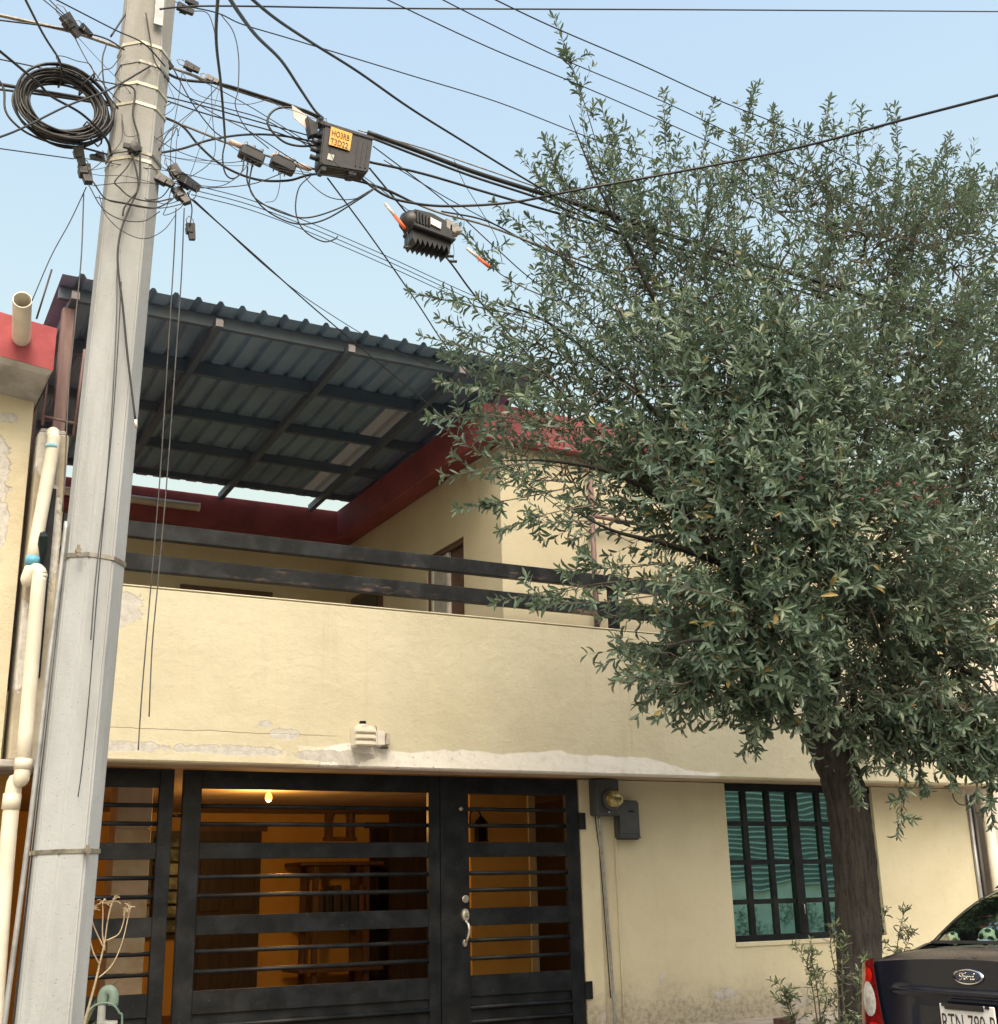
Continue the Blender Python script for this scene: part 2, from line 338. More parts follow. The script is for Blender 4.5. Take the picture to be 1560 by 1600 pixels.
# ---------------------------------------------------------------- driveway gate: fixed panel, wide leaf, door leaf
GY = G-.02
def leaf(r, x0, x1, stile_l, stile_r, top=2.452, y=GY):
    T = .045
    box('stile', (x0, y-T/2, .22), (x0+stile_l, y+T/2, top), M_black, r, bev=.003)
    box('stile', (x1-stile_r, y-T/2, .22), (x1, y+T/2, top), M_black, r, bev=.003)
    a, b_ = x0+stile_l+.001, x1-stile_r-.001
    R = [(2.317, top), (1.807, 1.924), (1.272, 1.407), (.738, .895), (.24, .36)]
    for z0, z1 in R: box('rail', (a, y-T/2+.004, z0), (b_, y+T/2-.004, z1), M_black, r, bev=.003)
    for z in (2.19, 2.059, 1.679, 1.547, 1.160, 1.022):
        tube('bar', [(a-.004, y, z), (b_+.004, y, z)], .0165, M_black, r, 10)
    box('kick_panel', (a, y+.004, .36), (b_, y+.010, .738), M_black, r)
    for z in (.655, .55, .45): tube('bar', [(a-.004, y-.012, z), (b_+.004, y-.012, z)], .0165, M_black, r, 10)
g1 = root('side_gate', (2.0, GY, .22), 'narrow black gate panel beside the concrete pole', 'gate'); leaf(g1, 1.46, 2.31, .05, .105)
g2 = root('gate_leaf', (3.4, GY, .22), 'wide black driveway gate leaf with horizontal bars below the lamp', 'gate'); leaf(g2, 2.38, 4.487, .14, .10)
g3 = root('gate_door', (5.1, GY, .22), 'black pedestrian gate door with silver handle set and locks', 'gate'); leaf(g3, 4.495, 5.815, .255, .125)
tube('spacer_bar', [(2.30, GY+.03, 2.12), (2.42, GY+.03, 2.12)], .012, M_black, g2, 6)
M_silver = simple('satin_silver', (.72, .70, .66), .32, .9, col2=(.60, .58, .55), scale=15)
M_brass = simple('brass', (.6, .5, .25), .35, .8)
hx = (4.698, 0.400, 1.479)[0]
lathe('deadbolt', [(.001, 0), (.026, 0), (.031, .006), (.028, .016), (.014, .022), (.012, .034), (.001, .035)][::-1], (hx, GY-.0605, (4.698, 0.400, 1.479)[2]), M_silver, g3, 'Y', 20)
pz = (4.696, 0.400, 1.356)[2]
esc = lathem([(.001, -.034), (.012, -.034), (.014, -.03), (.030, -.026), (.033, -.018), (.033, -.001)], (hx+.003, GY-.022, pz), 'Y', 20)
esc = ([Vector((v.x, v.y, pz+(v.z-pz)*1.55)) for v in esc[0]], esc[1]); o = obj('handle_plate', *esc, M_silver, g3); smooth_angle(o)
lathe('keyhole', [(.001, -.0365), (.007, -.0365), (.007, -.034), (.001, -.033)], (hx+.006, GY-.0225, pz-.015), M_dark, g3, 'Y', 10)
tube('pull_handle', smooth_path([(hx+.006, GY-.03, pz-.045), (hx+.012, GY-.072, pz-.075), (hx+.013, GY-.08, pz-.13), (hx+.004, GY-.06, pz-.185), (hx+.001, GY-.03, pz-.205)], 6), .0115, M_silver, g3, 10)
fo = lathem([(.001, -.016), (.018, -.014), (.021, -.006), (.021, -.001)], (hx, GY-.022, pz-.215), 'Y', 16)
o = obj('handle_foot', [Vector((v.x, v.y, pz-.215+(v.z-pz+.215)*1.45)) for v in fo[0]], fo[1], M_silver, g3); smooth_angle(o)
lathe('upper_lock', [(.001, -.014), (.012, -.013), (.018, -.006), (.019, -.001)], ((4.680, 0.400, 2.190)[0], GY-.022, (4.680, 0.400, 2.190)[2]), M_silver, g3, 'Y', 16)
for z in (2.12, .75): box('hinge', (5.8155, GY-.04, z-.09), (5.88, GY-.019, z+.05), M_black, g3, bev=.004)
# ---------------------------------------------------------------- things inside the garage
lamp = root('ceiling_lamp', (3.55, 2.0, 2.4), 'bare glowing light bulb on the garage ceiling behind the gate', 'lamp')
lathe('bulb', [(.001, -.060), (.018, -.055), (.030, -.035), (.032, -.018), (.024, .008), (.014, .026), (.014, .034)], (3.55, 2.0, 2.405), emis('bulb_glow', (1, .46, .07), 1.6), lamp)
lathe('socket', [(.001, .034), (.024, .034), (.045, .056), (.001, .0565)], (3.55, 2.0, 2.405), M_pvc, lamp)
pl = bpy.data.lights.new('bulb_light', 'POINT'); pl.energy = 30; pl.color = (1, .50, .13); pl.shadow_soft_size = .05
po = bpy.data.objects.new('bulb_light', pl); COL.objects.link(po); po.parent = lamp; po.location = (0, 0, -.10)
M_pine = simple('garage_timber', (.20, .11, .055), .6, col2=(.13, .07, .035), scale=8, stretch=(5, 5, .6))
sh = root('wall_niche', (5.3, 5.0, 2.0), 'small wooden arched wall frame above the rack in the garage', 'frame')
x0, z0 = 5.27, 2.20
obj('frame', *join([boxm((x0, 5.10, z0), (x0+.05, 5.198, z0+.36)), boxm((x0+.27, 5.10, z0), (x0+.32, 5.198, z0+.36)), boxm((x0-.02, 5.08, z0-.04), (x0+.34, 5.199, z0-.001)), boxm((x0-.02, 5.08, z0+.361), (x0+.34, 5.199, z0+.40))]), M_pine, sh)
obj('arch', *tubem([(x0+.06+.1*(1-math.cos(a)), 5.13, z0+.2+.12*math.sin(a)) for a in lin(0, math.pi, 12)], .016, 6), M_pine, sh)
rk = root('storage_rack', (5.2, 4.6, .34), 'dark wooden rack with hanging things against the garage back wall', 'rack')
for x in (4.90, 5.50):
    for y in (4.5, 4.9): box('leg', (x, y, .35), (x+.06, y+.05, 1.86), M_wood, rk)
for z in (1.86, 1.3, .75): box('shelf', (4.72, 4.42, z+.001), (5.70, 4.98, z+.04), M_wood, rk, bev=.004)
for i in range(6): box('folded_cloth', (4.95+.1*i, 4.5, 1.342), (5.035+.1*i, 4.8, 1.55+.05*(i % 3)), simple('cloth%d' % i, random.choice([(.05, .04, .05), (.10, .05, .03), (.03, .03, .04)]), .9), rk, bev=.02)
wl = root('wall_lantern', (5.75, 2.15, 2.1), 'black carriage lantern on the garage pier behind the gate door', 'lantern')
lx, lz = 5.74, 2.12
obj('cage', *join([boxm((lx-.05, 2.06, lz-.10), (lx-.043, 2.067, lz+.06)), boxm((lx+.043, 2.06, lz-.10), (lx+.05, 2.067, lz+.06)), boxm((lx-.05, 2.14, lz-.10), (lx-.043, 2.147, lz+.06)), boxm((lx+.043, 2.14, lz-.10), (lx+.05, 2.147, lz+.06)), boxm((lx-.055, 2.05, lz-.115), (lx+.055, 2.155, lz-.101)), boxm((lx-.042, 2.068, lz-.098), (lx+.042, 2.139, lz+.055))]), M_black, wl)
lathe('hood', [(.075, .061), (.03, .11), (.012, .13), (.001, .135)], (lx, 2.10, lz), M_black, wl, sides=8)
tube('bracket', smooth_path([(lx, 2.10, lz+.13), (lx-.04, 2.10, lz+.19), (lx-.09, 2.15, lz+.16), (lx-.07, 2.195, lz+.02)], 5), .009, M_black, wl, 6)
nb = root('wall_lamp', (6.6, 4.25, 2.2), 'small lit wall lamp glowing in the dark passage behind the gate door', 'lamp')
ax_, az_ = (7.878, 4.200, 2.596)[0], (7.878, 4.200, 2.596)[2]
for k in range(3): box('glass', (ax_-.06+.045*k, 4.2, az_-.05), (ax_-.03+.045*k, 4.22, az_+.05), emis('warm_glass%d' % k, (1, .55, .22), 2.2), nb)
box('cap', (ax_-.08, 4.18, az_+.051), (ax_+.09, 4.29, az_+.07), M_black, nb); box('backplate', (ax_-.08, 4.225, az_-.07), (ax_+.09, 4.295, az_+.05), M_black, nb)

# ---------------------------------------------------------------- terrace railing and canopy
rail = root('balcony_railing', (5, .07, 3.72), 'weathered black two bar railing along the balcony parapet', 'railing')
RY = .07
for z0, z1 in ((4.10, 4.225), (3.85, 3.978)):
    box('rail', (1.31, RY-.03, z0), (8.6, RY+.03, z1), M_rust, rail, bev=.006)
box('post', (1.17, -.075, 3.0), (1.235, -.024, 4.36), M_black, rail); box('post', (6.02, RY-.034, 3.729), (6.10, RY+.034, 4.099), M_black, rail); box('post', (6.02, RY-.033, 4.226), (6.10, RY+.033, 4.24), M_black, rail)
box('post', (8.6, RY-.035, 3.729), (8.68, RY+.035, 4.3), M_black, rail)
M_sheet, nt, b = nodes('zinc_roof_sheet'); t = NT(nt)
c = t.mix(t.ramp(t.noise(2.5, 5, .6, (1, .4, 1)), .35, .7), (.22, .34, .48), (.165, .26, .375))
nt.links.new(c, b.inputs['Base Color']); b.inputs['Metallic'].default_value = 0; b.inputs['Roughness'].default_value = .45
M_beam = simple('dark_purlin_steel', (.08, .12, .17), .5, col2=(.10, .135, .18), scale=6)
M_trans, nt, b = nodes('translucent_roof_sheet')
tr = nt.nodes.new('ShaderNodeBsdfTranslucent'); tr.inputs[0].default_value = (.22, .22, .21, 1); df = nt.nodes.new('ShaderNodeBsdfDiffuse'); df.inputs[0].default_value = (.5, .48, .44, 1)
mx = nt.nodes.new('ShaderNodeMixShader'); mx.inputs[0].default_value = .35; nt.links.new(tr.outputs[0], mx.inputs[1]); nt.links.new(df.outputs[0], mx.inputs[2]); nt.links.new(mx.outputs[0], nt.nodes['Material Output'].inputs[0])
can = root('terrace_canopy', (3.5, 2, 3.72), 'dark corrugated metal canopy on steel beams over the terrace', 'canopy')
CZ0, CZ1, CY0, CY1 = 6.085, 5.915, -.02, 3.93
def cz(y): return CZ0+(CZ1-CZ0)*(y-CY0)/(CY1-CY0)
PIT, RH, TH = .1795, .034, .0012
def sheet(i, x0, n, mat, y0=CY0, y1=CY1, dz=0):
    prof = []
    for k in range(n):
        for u, h in ((0, 0), (.62, 0), (.74, 1), (.88, 1)): prof.append((x0+PIT*(k+u), RH*h))
    prof.append((x0+PIT*n, 0)); prof.append((x0+PIT*(n+.04), 0))
    V = []; F = []; m = len(prof)
    for y in (y0, y1):
        for x, h in prof: V.append((x, y, cz(y)+h+dz))
        for x, h in prof: V.append((x, y, cz(y)+h+dz+TH))
    for k in range(m-1):
        F += [[k, k+1, 2*m+k+1, 2*m+k][::-1], [m+k, m+k+1, 3*m+k+1, 3*m+k], [k, k+1, m+k+1, m+k], [2*m+k, 2*m+k+1, 3*m+k+1, 3*m+k][::-1]]
    obj('roof_sheet', V, F, mat, can)
for i in range(6):
    sheet(i, 1.15+i*4*PIT, 4, M_sheet, y1=1.08 if i == 4 else CY1, dz=.0016*(i % 2))
sheet(4, 1.15+16*PIT, 2, M_sheet, y0=1.0, dz=.0045)
sheet(4, 1.15+18*PIT, 2, M_trans, y0=1.0, dz=.003)
for y, hh in ((.16, .10), (1.02, .12), (1.10, .06), (2.0, .09), (2.85, .09), (3.7, .06)):
    box('purlin', (1.16, y, cz(y)-hh-.003), (5.4, y+.05, cz(y)-.003), M_beam, can)
for x in (1.24, 2.36, 3.50, 4.55):
    box('rafter', (x, .06, cz(2.0)-.150), (x+.055, 3.985, cz(2.0)-.075), M_beam, can, rot=Matrix.Rotation(math.atan2(CZ1-CZ0, CY1-CY0), 3, 'X'))
    box('rafter_end_cap', (x-.002, .045, cz(.06)-.150), (x+.057, .058, cz(.06)-.092), simple('cap_paint%d' % int(x*10), (.20, .19, .20), .7), can)
M_post = simple('brown_post_paint', (.13, .075, .075), .6, col2=(.20, .13, .12), scale=4, stretch=(3, 3, .4))
box('post', (1.20, .16, 3.0), (1.29, .25, 5.9), M_post, can, bev=.004)
box('post', (1.06, .55, 3.0), (1.13, .62, 5.9), M_post, can, bev=.004)
pf = root('terrace_post', (6.03, .3, 2.66), 'thin dark red steel post with side arm behind the railing', 'post')
tube('post', [(6.03, .3, 2.7), (6.03, .3, 5.44)], .026, M_post, pf, 10); tube('arm', [(6.05, .3, 4.86), (6.55, .3, 4.84)], .022, M_post, pf, 8)
tl = root('fluorescent_tube', (2.4, 3.98, 5.5), 'unlit white tube light along the red roof edge under the canopy', 'lamp')
tz = (2.861, 3.950, 5.640)[2]
tube('tube', [(1.25, 3.95, tz), ((3.264, 3.950, 5.656)[0], 3.95, tz)], .045, M_pvc, tl, 12); lathe('end_cap', [(.001, 0), (.048, 0), (.048, .03), (.001, .035)], ((3.264, 3.950, 5.656)[0], 3.95, tz), M_pvc, tl, 'X', 12)

# ---------------------------------------------------------------- left neighbour, pilaster, drain pipes, pole
M_nei = stucco('neighbour_paint', (.60, .56, .43), (.53, .48, .35), peel=[(.78, 4.45, .16, .4), (.85, 4.9, .12, .05), (.66, 3.75, .25, .5), (.9, 4.1, .06, .2), (.6, 1.6, .3, .3), (.95, 2.1, .1, .3)], streak=.4, bumpk=.8)
M_neired = simple('neighbour_red_paint', (.36, .075, .085), .8, col2=(.29, .055, .065), scale=5, bump=.5, bscale=35)
M_neicon = simple('rough_concrete', (.40, .39, .37), .95, col2=(.28, .27, .255), scale=4, bump=.8, bscale=22, bdist=.012)
nh = root('neighbour_house', (-2, 2, 0), 'flaking yellow house wall with red roof edge at the left border', 'house')
box('wall', (-7, .06, 0), (1.045, 6, 5.16), M_nei, nh)
fa = [(0.714, -0.340, 5.531), (1.105, -0.340, 5.482), (1.116, -0.340, 5.173), (0.744, -0.340, 5.201)]
sx = (fa[1][2]-fa[0][2])/(fa[1][0]-fa[0][0])
def fz(x, k): return (fa[0] if k else fa[3])[2]+sx*(x-fa[0][0])
xr = fa[1][0]
V = [(-7, -.34, fz(-7, 1)), (xr, -.34, fz(xr, 1)), (xr, -.34, fz(xr, 0)), (-7, -.34, fz(-7, 0))]
V += [(x, 3, z) for x, y, z in V]
obj('roof_edge', V, [[0, 1, 2, 3][::-1], [4, 5, 6, 7], [0, 1, 5, 4], [1, 2, 6, 5]], M_neired, nh)
zb = fz(xr, 0)
V = [(-7, -.338, fz(-7, 0)-.001), (xr-.002, -.338, zb-.001), (xr-.01, .30, zb-.001), (-7, .30, fz(-7, 0)-.001), (-7, -.31, fz(-7, 0)-.035), (xr-.03, -.31, zb-.035), (xr-.06, .30, zb-.16), (-7, .30, fz(-7, 0)-.16)]
obj('corbel', V, [[0, 1, 5, 4], [1, 2, 6, 5], [4, 5, 6, 7], [2, 3, 7, 6], [0, 3, 2, 1]], M_neicon, nh)
ds = (0.871, -0.340, 5.359)
def ring(c, r, y0, y1):
    V, F = lathem([(r, 0), (r, y1-y0), (r-.006, y1-y0), (r-.006, 0)], (c[0], y0, c[2]), 'Y', 24); F = F[:-2]; return V, F
se = Vector((0.802, -0.860, 5.407)); sb = Vector(ds)+(Vector(ds)-se).normalized()*.06
outer = tubem([sb, se], .062, 24, caps=False); inner = tubem([sb, se], .056, 24, caps=False); n_ = 24
o = obj('drain_spout', outer[0]+inner[0], outer[1]+[[i+48 for i in f][::-1] for f in inner[1]]+[[24+k, 24+(k+1) % 24, 72+(k+1) % 24, 72+k] for k in range(24)], M_pvc, nh); smooth_angle(o)
rod = (0.987, -0.100, 5.640); rod2 = (1.061, -0.100, 6.062)
tube('antenna_rod', [rod, rod2], .007, M_dark, nh, 6)

M_pil = stucco('pilaster_paint', (.50, .45, .35), (.30, .27, .215), peel=[(1.12, 4.7, .12, .25), (1.22, 4.0, .10, .5), (1.10, 3.2, .06, .4)], streak=.5, bumpk=.7)
pi_ = root('end_pilaster', (1.2, .1, 2.4), 'stained end pier of the balcony carrying the cream drain pipe', 'pier')
box('shaft', (1.085, -.02, 2.44), (1.30, .32, 4.80), M_pil, pi_, bev=.012); box('cap', (1.10, 0, 4.8005), (1.285, .3, 4.835), M_neicon, pi_, bev=.008)
box('balcony_end', (1.302, .16, 2.44), (1.418, .4, 3.3), M_pil, pi_)
box('corbel_slab', (.90, -.10, 2.39), (1.30, .5, 2.438), M_neicon, pi_, bev=.006)
dp = root('drain_pipe', (1.15, -.1, .3), 'cream pvc drain pipe with blue glue bands beside the concrete pole', 'pipe')
M_glue = simple('blue_pvc_glue', (.10, .38, .58), .5, col2=(.3, .5, .6), scale=12)
a = Vector((1.179, -0.100, 4.704)); b_ = Vector((1.112, -0.100, 3.780)); c_ = Vector((1.159, -0.200, 3.701)); e_ = Vector((1.159, -0.200, 2.383)); f_ = Vector((1.117, -0.140, 2.271)); g_ = Vector((1.125, -0.140, 1.182)); h_ = Vector((1.143, -0.140, 0.657))
tube('upper_pipe', smooth_path([a+Vector((.0, .16, .075)), a+Vector((0, .06, .085)), a+Vector((0, .0, .04)), a-Vector((0, 0, .08)), b_], 6), .047, M_pvc, dp, 14)
tube('pipe_band', [a.lerp(b_, .03), a.lerp(b_, .06)], .0505, M_glue, dp, 14); tube('pipe_band', [a.lerp(b_, .94), a.lerp(b_, 1.0)], .0505, M_glue, dp, 14)
tube('lower_pipe', smooth_path([b_-Vector((.0, 0, .03)), b_-Vector((.02, .02, .12)), c_+Vector((-.03, .02, .02)), c_+Vector((0, 0, -.02)), c_-Vector((.005, 0, .14)), e_], 6), .049, M_pvc, dp, 14)
tube('collar', [e_+Vector((.002, 0, .05)), e_-Vector((.002, 0, .02))], .056, M_pvc, dp, 14)
tube('foot_pipe', smooth_path([e_, e_-Vector((.005, 0, .08)), f_+Vector((.03, 0, .03)), f_-Vector((.0, 0, .1)), g_, h_], 6), .051, M_pvc, dp, 14)
tube('collar', [f_-Vector((.0, 0, .06)), f_-Vector((.004, 0, .16))], .058, M_pvc, dp, 14)
tube('strap', [(1.06, -.14, (1.194, -0.140, 1.345)[2]), (1.10, -.05, (1.194, -0.140, 1.345)[2])], .012, simple('rusty_strap', (.16, .07, .04), .8), dp, 6)
for y in (1517, 1543):
    q = Vector((1.163, -0.100, 1.065)); zq = (1.163, -0.100, 1.065)[2]-(y-1530)*.0038
    tube('pipe_stub', smooth_path([(.86, -.12, zq), (.98, -.15, zq-.005), (1.02, -.15, zq-.03)], 4), .022, M_glue, dp, 10)
fr = root('tie_frame', (1.15, .2, 4.8), 'rusty wire loop tying the brown posts above the drain pipe', 'bracket')
tz = (1.143, 0, 4.907)[2]
tube('rod', [(1.10, -.0, tz+.02), (1.36, -.0, tz-.005)], .010, M_post, fr, 6); tube('rod', [(1.11, .0, tz-.05), (1.11, .0, tz+.35)], .012, M_post, fr, 6); tube('rod', [(1.33, .0, tz-.1), (1.36, .0, tz+.6)], .012, M_post, fr, 6)
# torn dark foil caught between pipe and post
fl = [((1.150, -0.130, 4.042)), ((1.201, -0.130, 3.987)), ((1.194, -0.110, 3.898)), ((1.166, -0.130, 3.788)), ((1.131, -0.150, 3.918)), ((1.134, -0.160, 3.971))]
tag(obj('foil_scrap', fl+[(x, y+.012, z) for x, y, z in fl], [[0, 1, 2, 3, 4, 5], [11, 10, 9, 8, 7, 6]]+[[i, (i+1) % 6, 6+(i+1) % 6, 6+i] for i in range(6)], simple('dark_plastic_film', (.012, .02, .02), .3)), 'torn black plastic scrap hanging behind the cream drain pipe', 'plastic scrap')

# ---------------------------------------------------------------- concrete utility pole
M_pole, nt, b = nodes('pole_concrete'); t = NT(nt); x, y, z = t.xyz()
c = t.mix(t.ramp(t.noise(2.2, 5, .65, (1, 1, .35)), .3, .72), (.37, .40, .43), (.275, .295, .31))
c = t.mix(t.math('MULTIPLY', t.ramp(t.noise(6, 5, .7, (1.5, 1.5, .12)), .52, .75), .35), c, (.17, .16, .145))
c = t.mix(t.ramp(t.voro(34), .10, .03), c, (.13, .125, .12))
c = t.mix(t.math('MULTIPLY', t.ramp(z, 4.2, 6.4), .35), c, (.30, .27, .215))
c = t.mix(t.math('MULTIPLY', t.ramp(t.noise(120, 3, .7), .62, .75), .5), c, (.16, .155, .15))
seam = t.math('MULTIPLY', t.math('SUBTRACT', 1, t.ramp(t.math('ABSOLUTE', t.math('SUBTRACT', t.math('SUBTRACT', x, t.math('MULTIPLY', z, .0214)), 1.075)), .002, .006)), .45); c = t.mix(seam, c, (.50, .50, .49))
c = t.mix(t.math('MULTIPLY', t.ramp(t.noise(1.1, 5, .7, (2, 2, .5)), .56, .74), .5), c, (.21, .20, .185))
nt.links.new(c, b.inputs['Base Color']); b.inputs['Roughness'].default_value = .92
nt.links.new(t.bump(t.math('ADD', t.noise(40, 5, .7), t.math('MULTIPLY', t.ramp(t.voro(34), .12, .02), -1.0)), .45, .006), b.inputs['Normal'])
PX0 = lambda z: 1.035+(z-1.0)*.0214
PR = lambda z: .157-.0016*(z-1)
def octring(z, k=1.0, off=.0):
    return [(PX0(z)+(PR(z)*k+off)*math.cos(math.radians(22.5+45*i+4)), -2.7+(PR(z)*k+off)*math.sin(math.radians(22.5+45*i+4)), z) for i in range(8)]
pole = root('utility_pole', (PX0(.17), -2.7, .16), 'tall octagonal grey concrete utility pole on the sidewalk', 'pole')
zz = [.14]+[.5+.5*i for i in range(22)]
V = []; F = []
for z in zz: V += octring(z)
for i in range(len(zz)-1):
    for k in range(8): F.append([i*8+k, i*8+(k+1) % 8, (i+1)*8+(k+1) % 8, (i+1)*8+k])
F += [list(range(8))[::-1], [len(V)-8+k for k in range(8)]]
so_ = obj('shaft', V, F, M_pole, pole)
bm = bmesh.new(); bm.from_mesh(so_.data); bm.edges.ensure_lookup_table()
eds = [e for e in bm.edges if abs(e.verts[0].co.z-e.verts[1].co.z) > .1]
bmesh.ops.bevel(bm, geom=eds, offset=.009, segments=2, affect='EDGES'); bm.to_mesh(so_.data); bm.free()
M_band = simple('steel_band', (.34, .33, .30), .4, .8, col2=(.18, .16, .13), scale=9)
M_bandl = simple('bright_steel_band', (.66, .62, .48), .4, .5, col2=(.45, .42, .32), scale=9)
def strap(zc, h, mat, tilt=0.0):
    a, c = octring(zc-h/2, 1, .0015), octring(zc+h/2, 1, .0015); a2, c2 = octring(zc-h/2, 1, .005), octring(zc+h/2, 1, .005)
    V = [(x, y, z+tilt*(x-1.05)) for x, y, z in a2+c2+a+c]
    F = []
    for k in range(8):
        k2 = (k+1) % 8; F += [[k, k2, 8+k2, 8+k], [16+k, 24+k, 24+k2, 16+k2], [8+k, 8+k2, 24+k2, 24+k], [k, 16+k, 16+k2, k2]]
    return obj('steel_strap', V, F, mat, pole)
strap((1.062, -2.850, 3.155)[2], .022, M_band, -.05); strap((0.992, -2.850, 1.740)[2], .020, M_band, .02)
for y, m_ in ((62, M_bandl), (92, M_band), (126, M_bandl), (157, M_bandl), (232, M_band), (244, M_bandl)):
    strap({62: (1.075, -2.850, 6.185), 92: (1.083, -2.850, 6.059), 126: (1.082, -2.850, 5.914), 157: (1.083, -2.850, 5.785), 232: (1.085, -2.850, 5.477), 244: (1.088, -2.850, 5.429)}[y][2], .018, m_, .0)
for p in ((0.974, -2.860, 3.163), (1.121, -2.860, 1.740)):
    lathe('strap_buckle', [(.001, -.022), (.014, -.022), (.016, 0), (.001, .001)], p, M_band, pole, 'Y', 8); box('strap_lug', (p[0]-.006, p[1]-.02, p[2]-.028), (p[0]+.006, p[1], p[2]+.028), M_band, pole)
M_cond = simple('grey_conduit', (.36, .38, .40), .45, .5, col2=(.26, .27, .29), scale=8)
tube('conduit', smooth_path([(0.839, -2.740, 0.902), (0.847, -2.740, 1.112), (0.878, -2.740, 1.860), (0.899, -2.740, 2.580), (0.922, -2.740, 3.158), (0.927, -2.740, 3.341)], 4), .0125, M_cond, pole, 10)
tube('conduit', smooth_path([(0.893, -2.700, 0.895), (0.890, -2.700, 1.108), (0.912, -2.700, 1.863), (0.931, -2.700, 2.557), (0.943, -2.700, 3.104)], 4), .008, simple('black_conduit', (.02, .02, .022), .5), pole, 8)
tube('ground_wire', smooth_path([(0.940, -2.600, 3.161), (0.924, -2.600, 2.732), (0.923, -2.600, 2.446), (0.926, -2.600, 1.987)], 4), .004, M_dark, pole, 6)
box('shield_plate', (1.154, -2.870, 6.302)[:1]+(-2.875, (1.149, -2.870, 6.379)[2]-.07), ((1.154, -2.870, 6.302)[0]+.05, -2.86, (1.149, -2.870, 6.379)[2]+.2), M_cond, pole)

# ---------------------------------------------------------------- cables and line hardware on the pole
M_cab = simple('black_cable_sheath', (.013, .014, .016), .5, col2=(.022, .023, .026), scale=9)
M_cabg = simple('grey_cable_sheath', (.085, .085, .088), .55, col2=(.05, .05, .052), scale=9)
M_strand = simple('steel_strand', (.30, .29, .27), .5, .6, col2=(.20, .19, .18), scale=30)
M_plast = simple('black_plastic', (.018, .020, .024), .45, col2=(.028, .03, .034), scale=20, bump=.1)
def wire(pts, r, label, cat='cable', group=None, mat=None, n=7, sides=6, name='cable'):
    o = obj(name, *tubem(smooth_path(pts, n), r, sides), mat or M_cab, smooth=True); tag(o, label, cat, group); return o
# spans along the street and across it
wire([(0.261, -2.720, 6.179), (0.558, -2.720, 6.202), (0.746, -2.720, 6.213), (0.948, -2.720, 6.201), (1.031, -2.720, 6.195)], .011, 'thick pale strand reaching the pole top from the left border', mat=M_strand)
wire([(0.325, -2.800, 6.090), (0.651, -2.800, 6.152), (0.892, -2.800, 6.173), (1.018, -2.800, 6.131)], .005, 'thin cable under the pale strand left of the pole top')
wire([(0.336, -4.200, 5.247), (0.493, -3.717, 5.410), (0.627, -3.233, 5.643), (0.702, -2.750, 5.923)], .0055, 'cable dropping from the top border to the coiled cable')
wire([(0.421, -3.600, 5.724), (0.551, -3.200, 5.982), (0.722, -2.800, 6.207)], .003, 'left one of two thin wires ending at the clamp above the coil', 'wire', name='wire')
wire([(0.464, -3.600, 5.740), (0.593, -3.200, 5.977), (0.732, -2.800, 6.211)], .003, 'right one of two thin wires ending at the clamp above the coil', 'wire', name='wire')
wire([(0.513, -3.400, 5.878), (0.752, -3.270, 5.920), (0.915, -3.140, 5.983), (1.083, -3.010, 6.050), (1.232, -2.880, 6.041)], .0042, 'slanting wire crossing the pole front near the top border', 'wire', name='wire')
wire([(1.042, -2.750, 6.481), (1.014, -2.750, 6.409), (0.944, -2.750, 6.231)], .006, 'short stub cable rising beside the pole top')
wire([(0.277, -3.400, 5.510), (0.345, -3.292, 5.553), (0.539, -3.183, 5.509), (0.624, -3.075, 5.522), (0.797, -2.967, 5.536), (0.944, -2.858, 5.499), (1.003, -2.750, 5.459)], .007, 'black cable slanting down across the coil to the lower clamps')
wire([(0.316, -2.780, 5.863), (0.576, -2.780, 5.881), (0.880, -2.780, 5.899), (1.019, -2.780, 5.910)], .004, 'thin cable above the coil running straight to the pole')
wire([(0.337, -2.660, 5.788), (0.566, -2.660, 5.813), (0.837, -2.660, 5.845), (1.047, -2.660, 5.870)], .011, 'thick cable bundle passing behind the coil')
wire([(0.339, -2.680, 5.739), (0.599, -2.680, 5.782), (0.835, -2.680, 5.815), (1.045, -2.680, 5.835)], .007, 'second cable of the bundle behind the coil')
wire([(0.333, -3.300, 5.029), (0.479, -3.188, 5.209), (0.707, -3.075, 5.490), (0.924, -2.962, 5.731), (1.156, -2.850, 6.036)], .0055, 'cable rising to the right across the coil and pole')
wire([(0.342, -3.200, 5.062), (0.810, -2.700, 5.421)], .0032, 'long thin wire from the left border to the lower clamp', 'wire', name='wire')
wire([(0.376, -2.750, 5.774), (0.418, -2.750, 5.707), (0.434, -2.750, 5.591), (0.479, -2.750, 5.526), (0.565, -2.750, 5.476), (0.698, -2.750, 5.455), (0.848, -2.750, 5.471), (0.978, -2.750, 5.468)], .006, 'slack black cable hanging round the left side of the coil')
wire([(0.670, -2.850, 5.899), (0.654, -2.850, 5.930), (0.693, -2.850, 5.944), (0.761, -2.850, 5.938), (0.829, -2.850, 5.940), (0.857, -2.850, 5.886), (0.870, -2.850, 5.849)], .0025, 'thin curly tail wire above the coil', 'wire', name='wire')
wire([(1.219, -2.700, 6.185), (1.431, -2.680, 6.181), (1.609, -2.660, 6.181), (1.914, -2.640, 6.182), (2.168, -2.620, 6.187), (2.302, -2.600, 6.166)], .009, 'upper strand from the pole to the labelled closure box', mat=M_strand)
wire([(1.029, -2.740, 6.167), (1.236, -2.720, 6.129), (1.372, -2.700, 6.117), (1.604, -2.680, 6.175), (1.867, -2.660, 6.186), (2.119, -2.640, 6.187), (2.273, -2.620, 6.164)], .0088, 'thick black cable sagging from the pole to the labelled closure box')
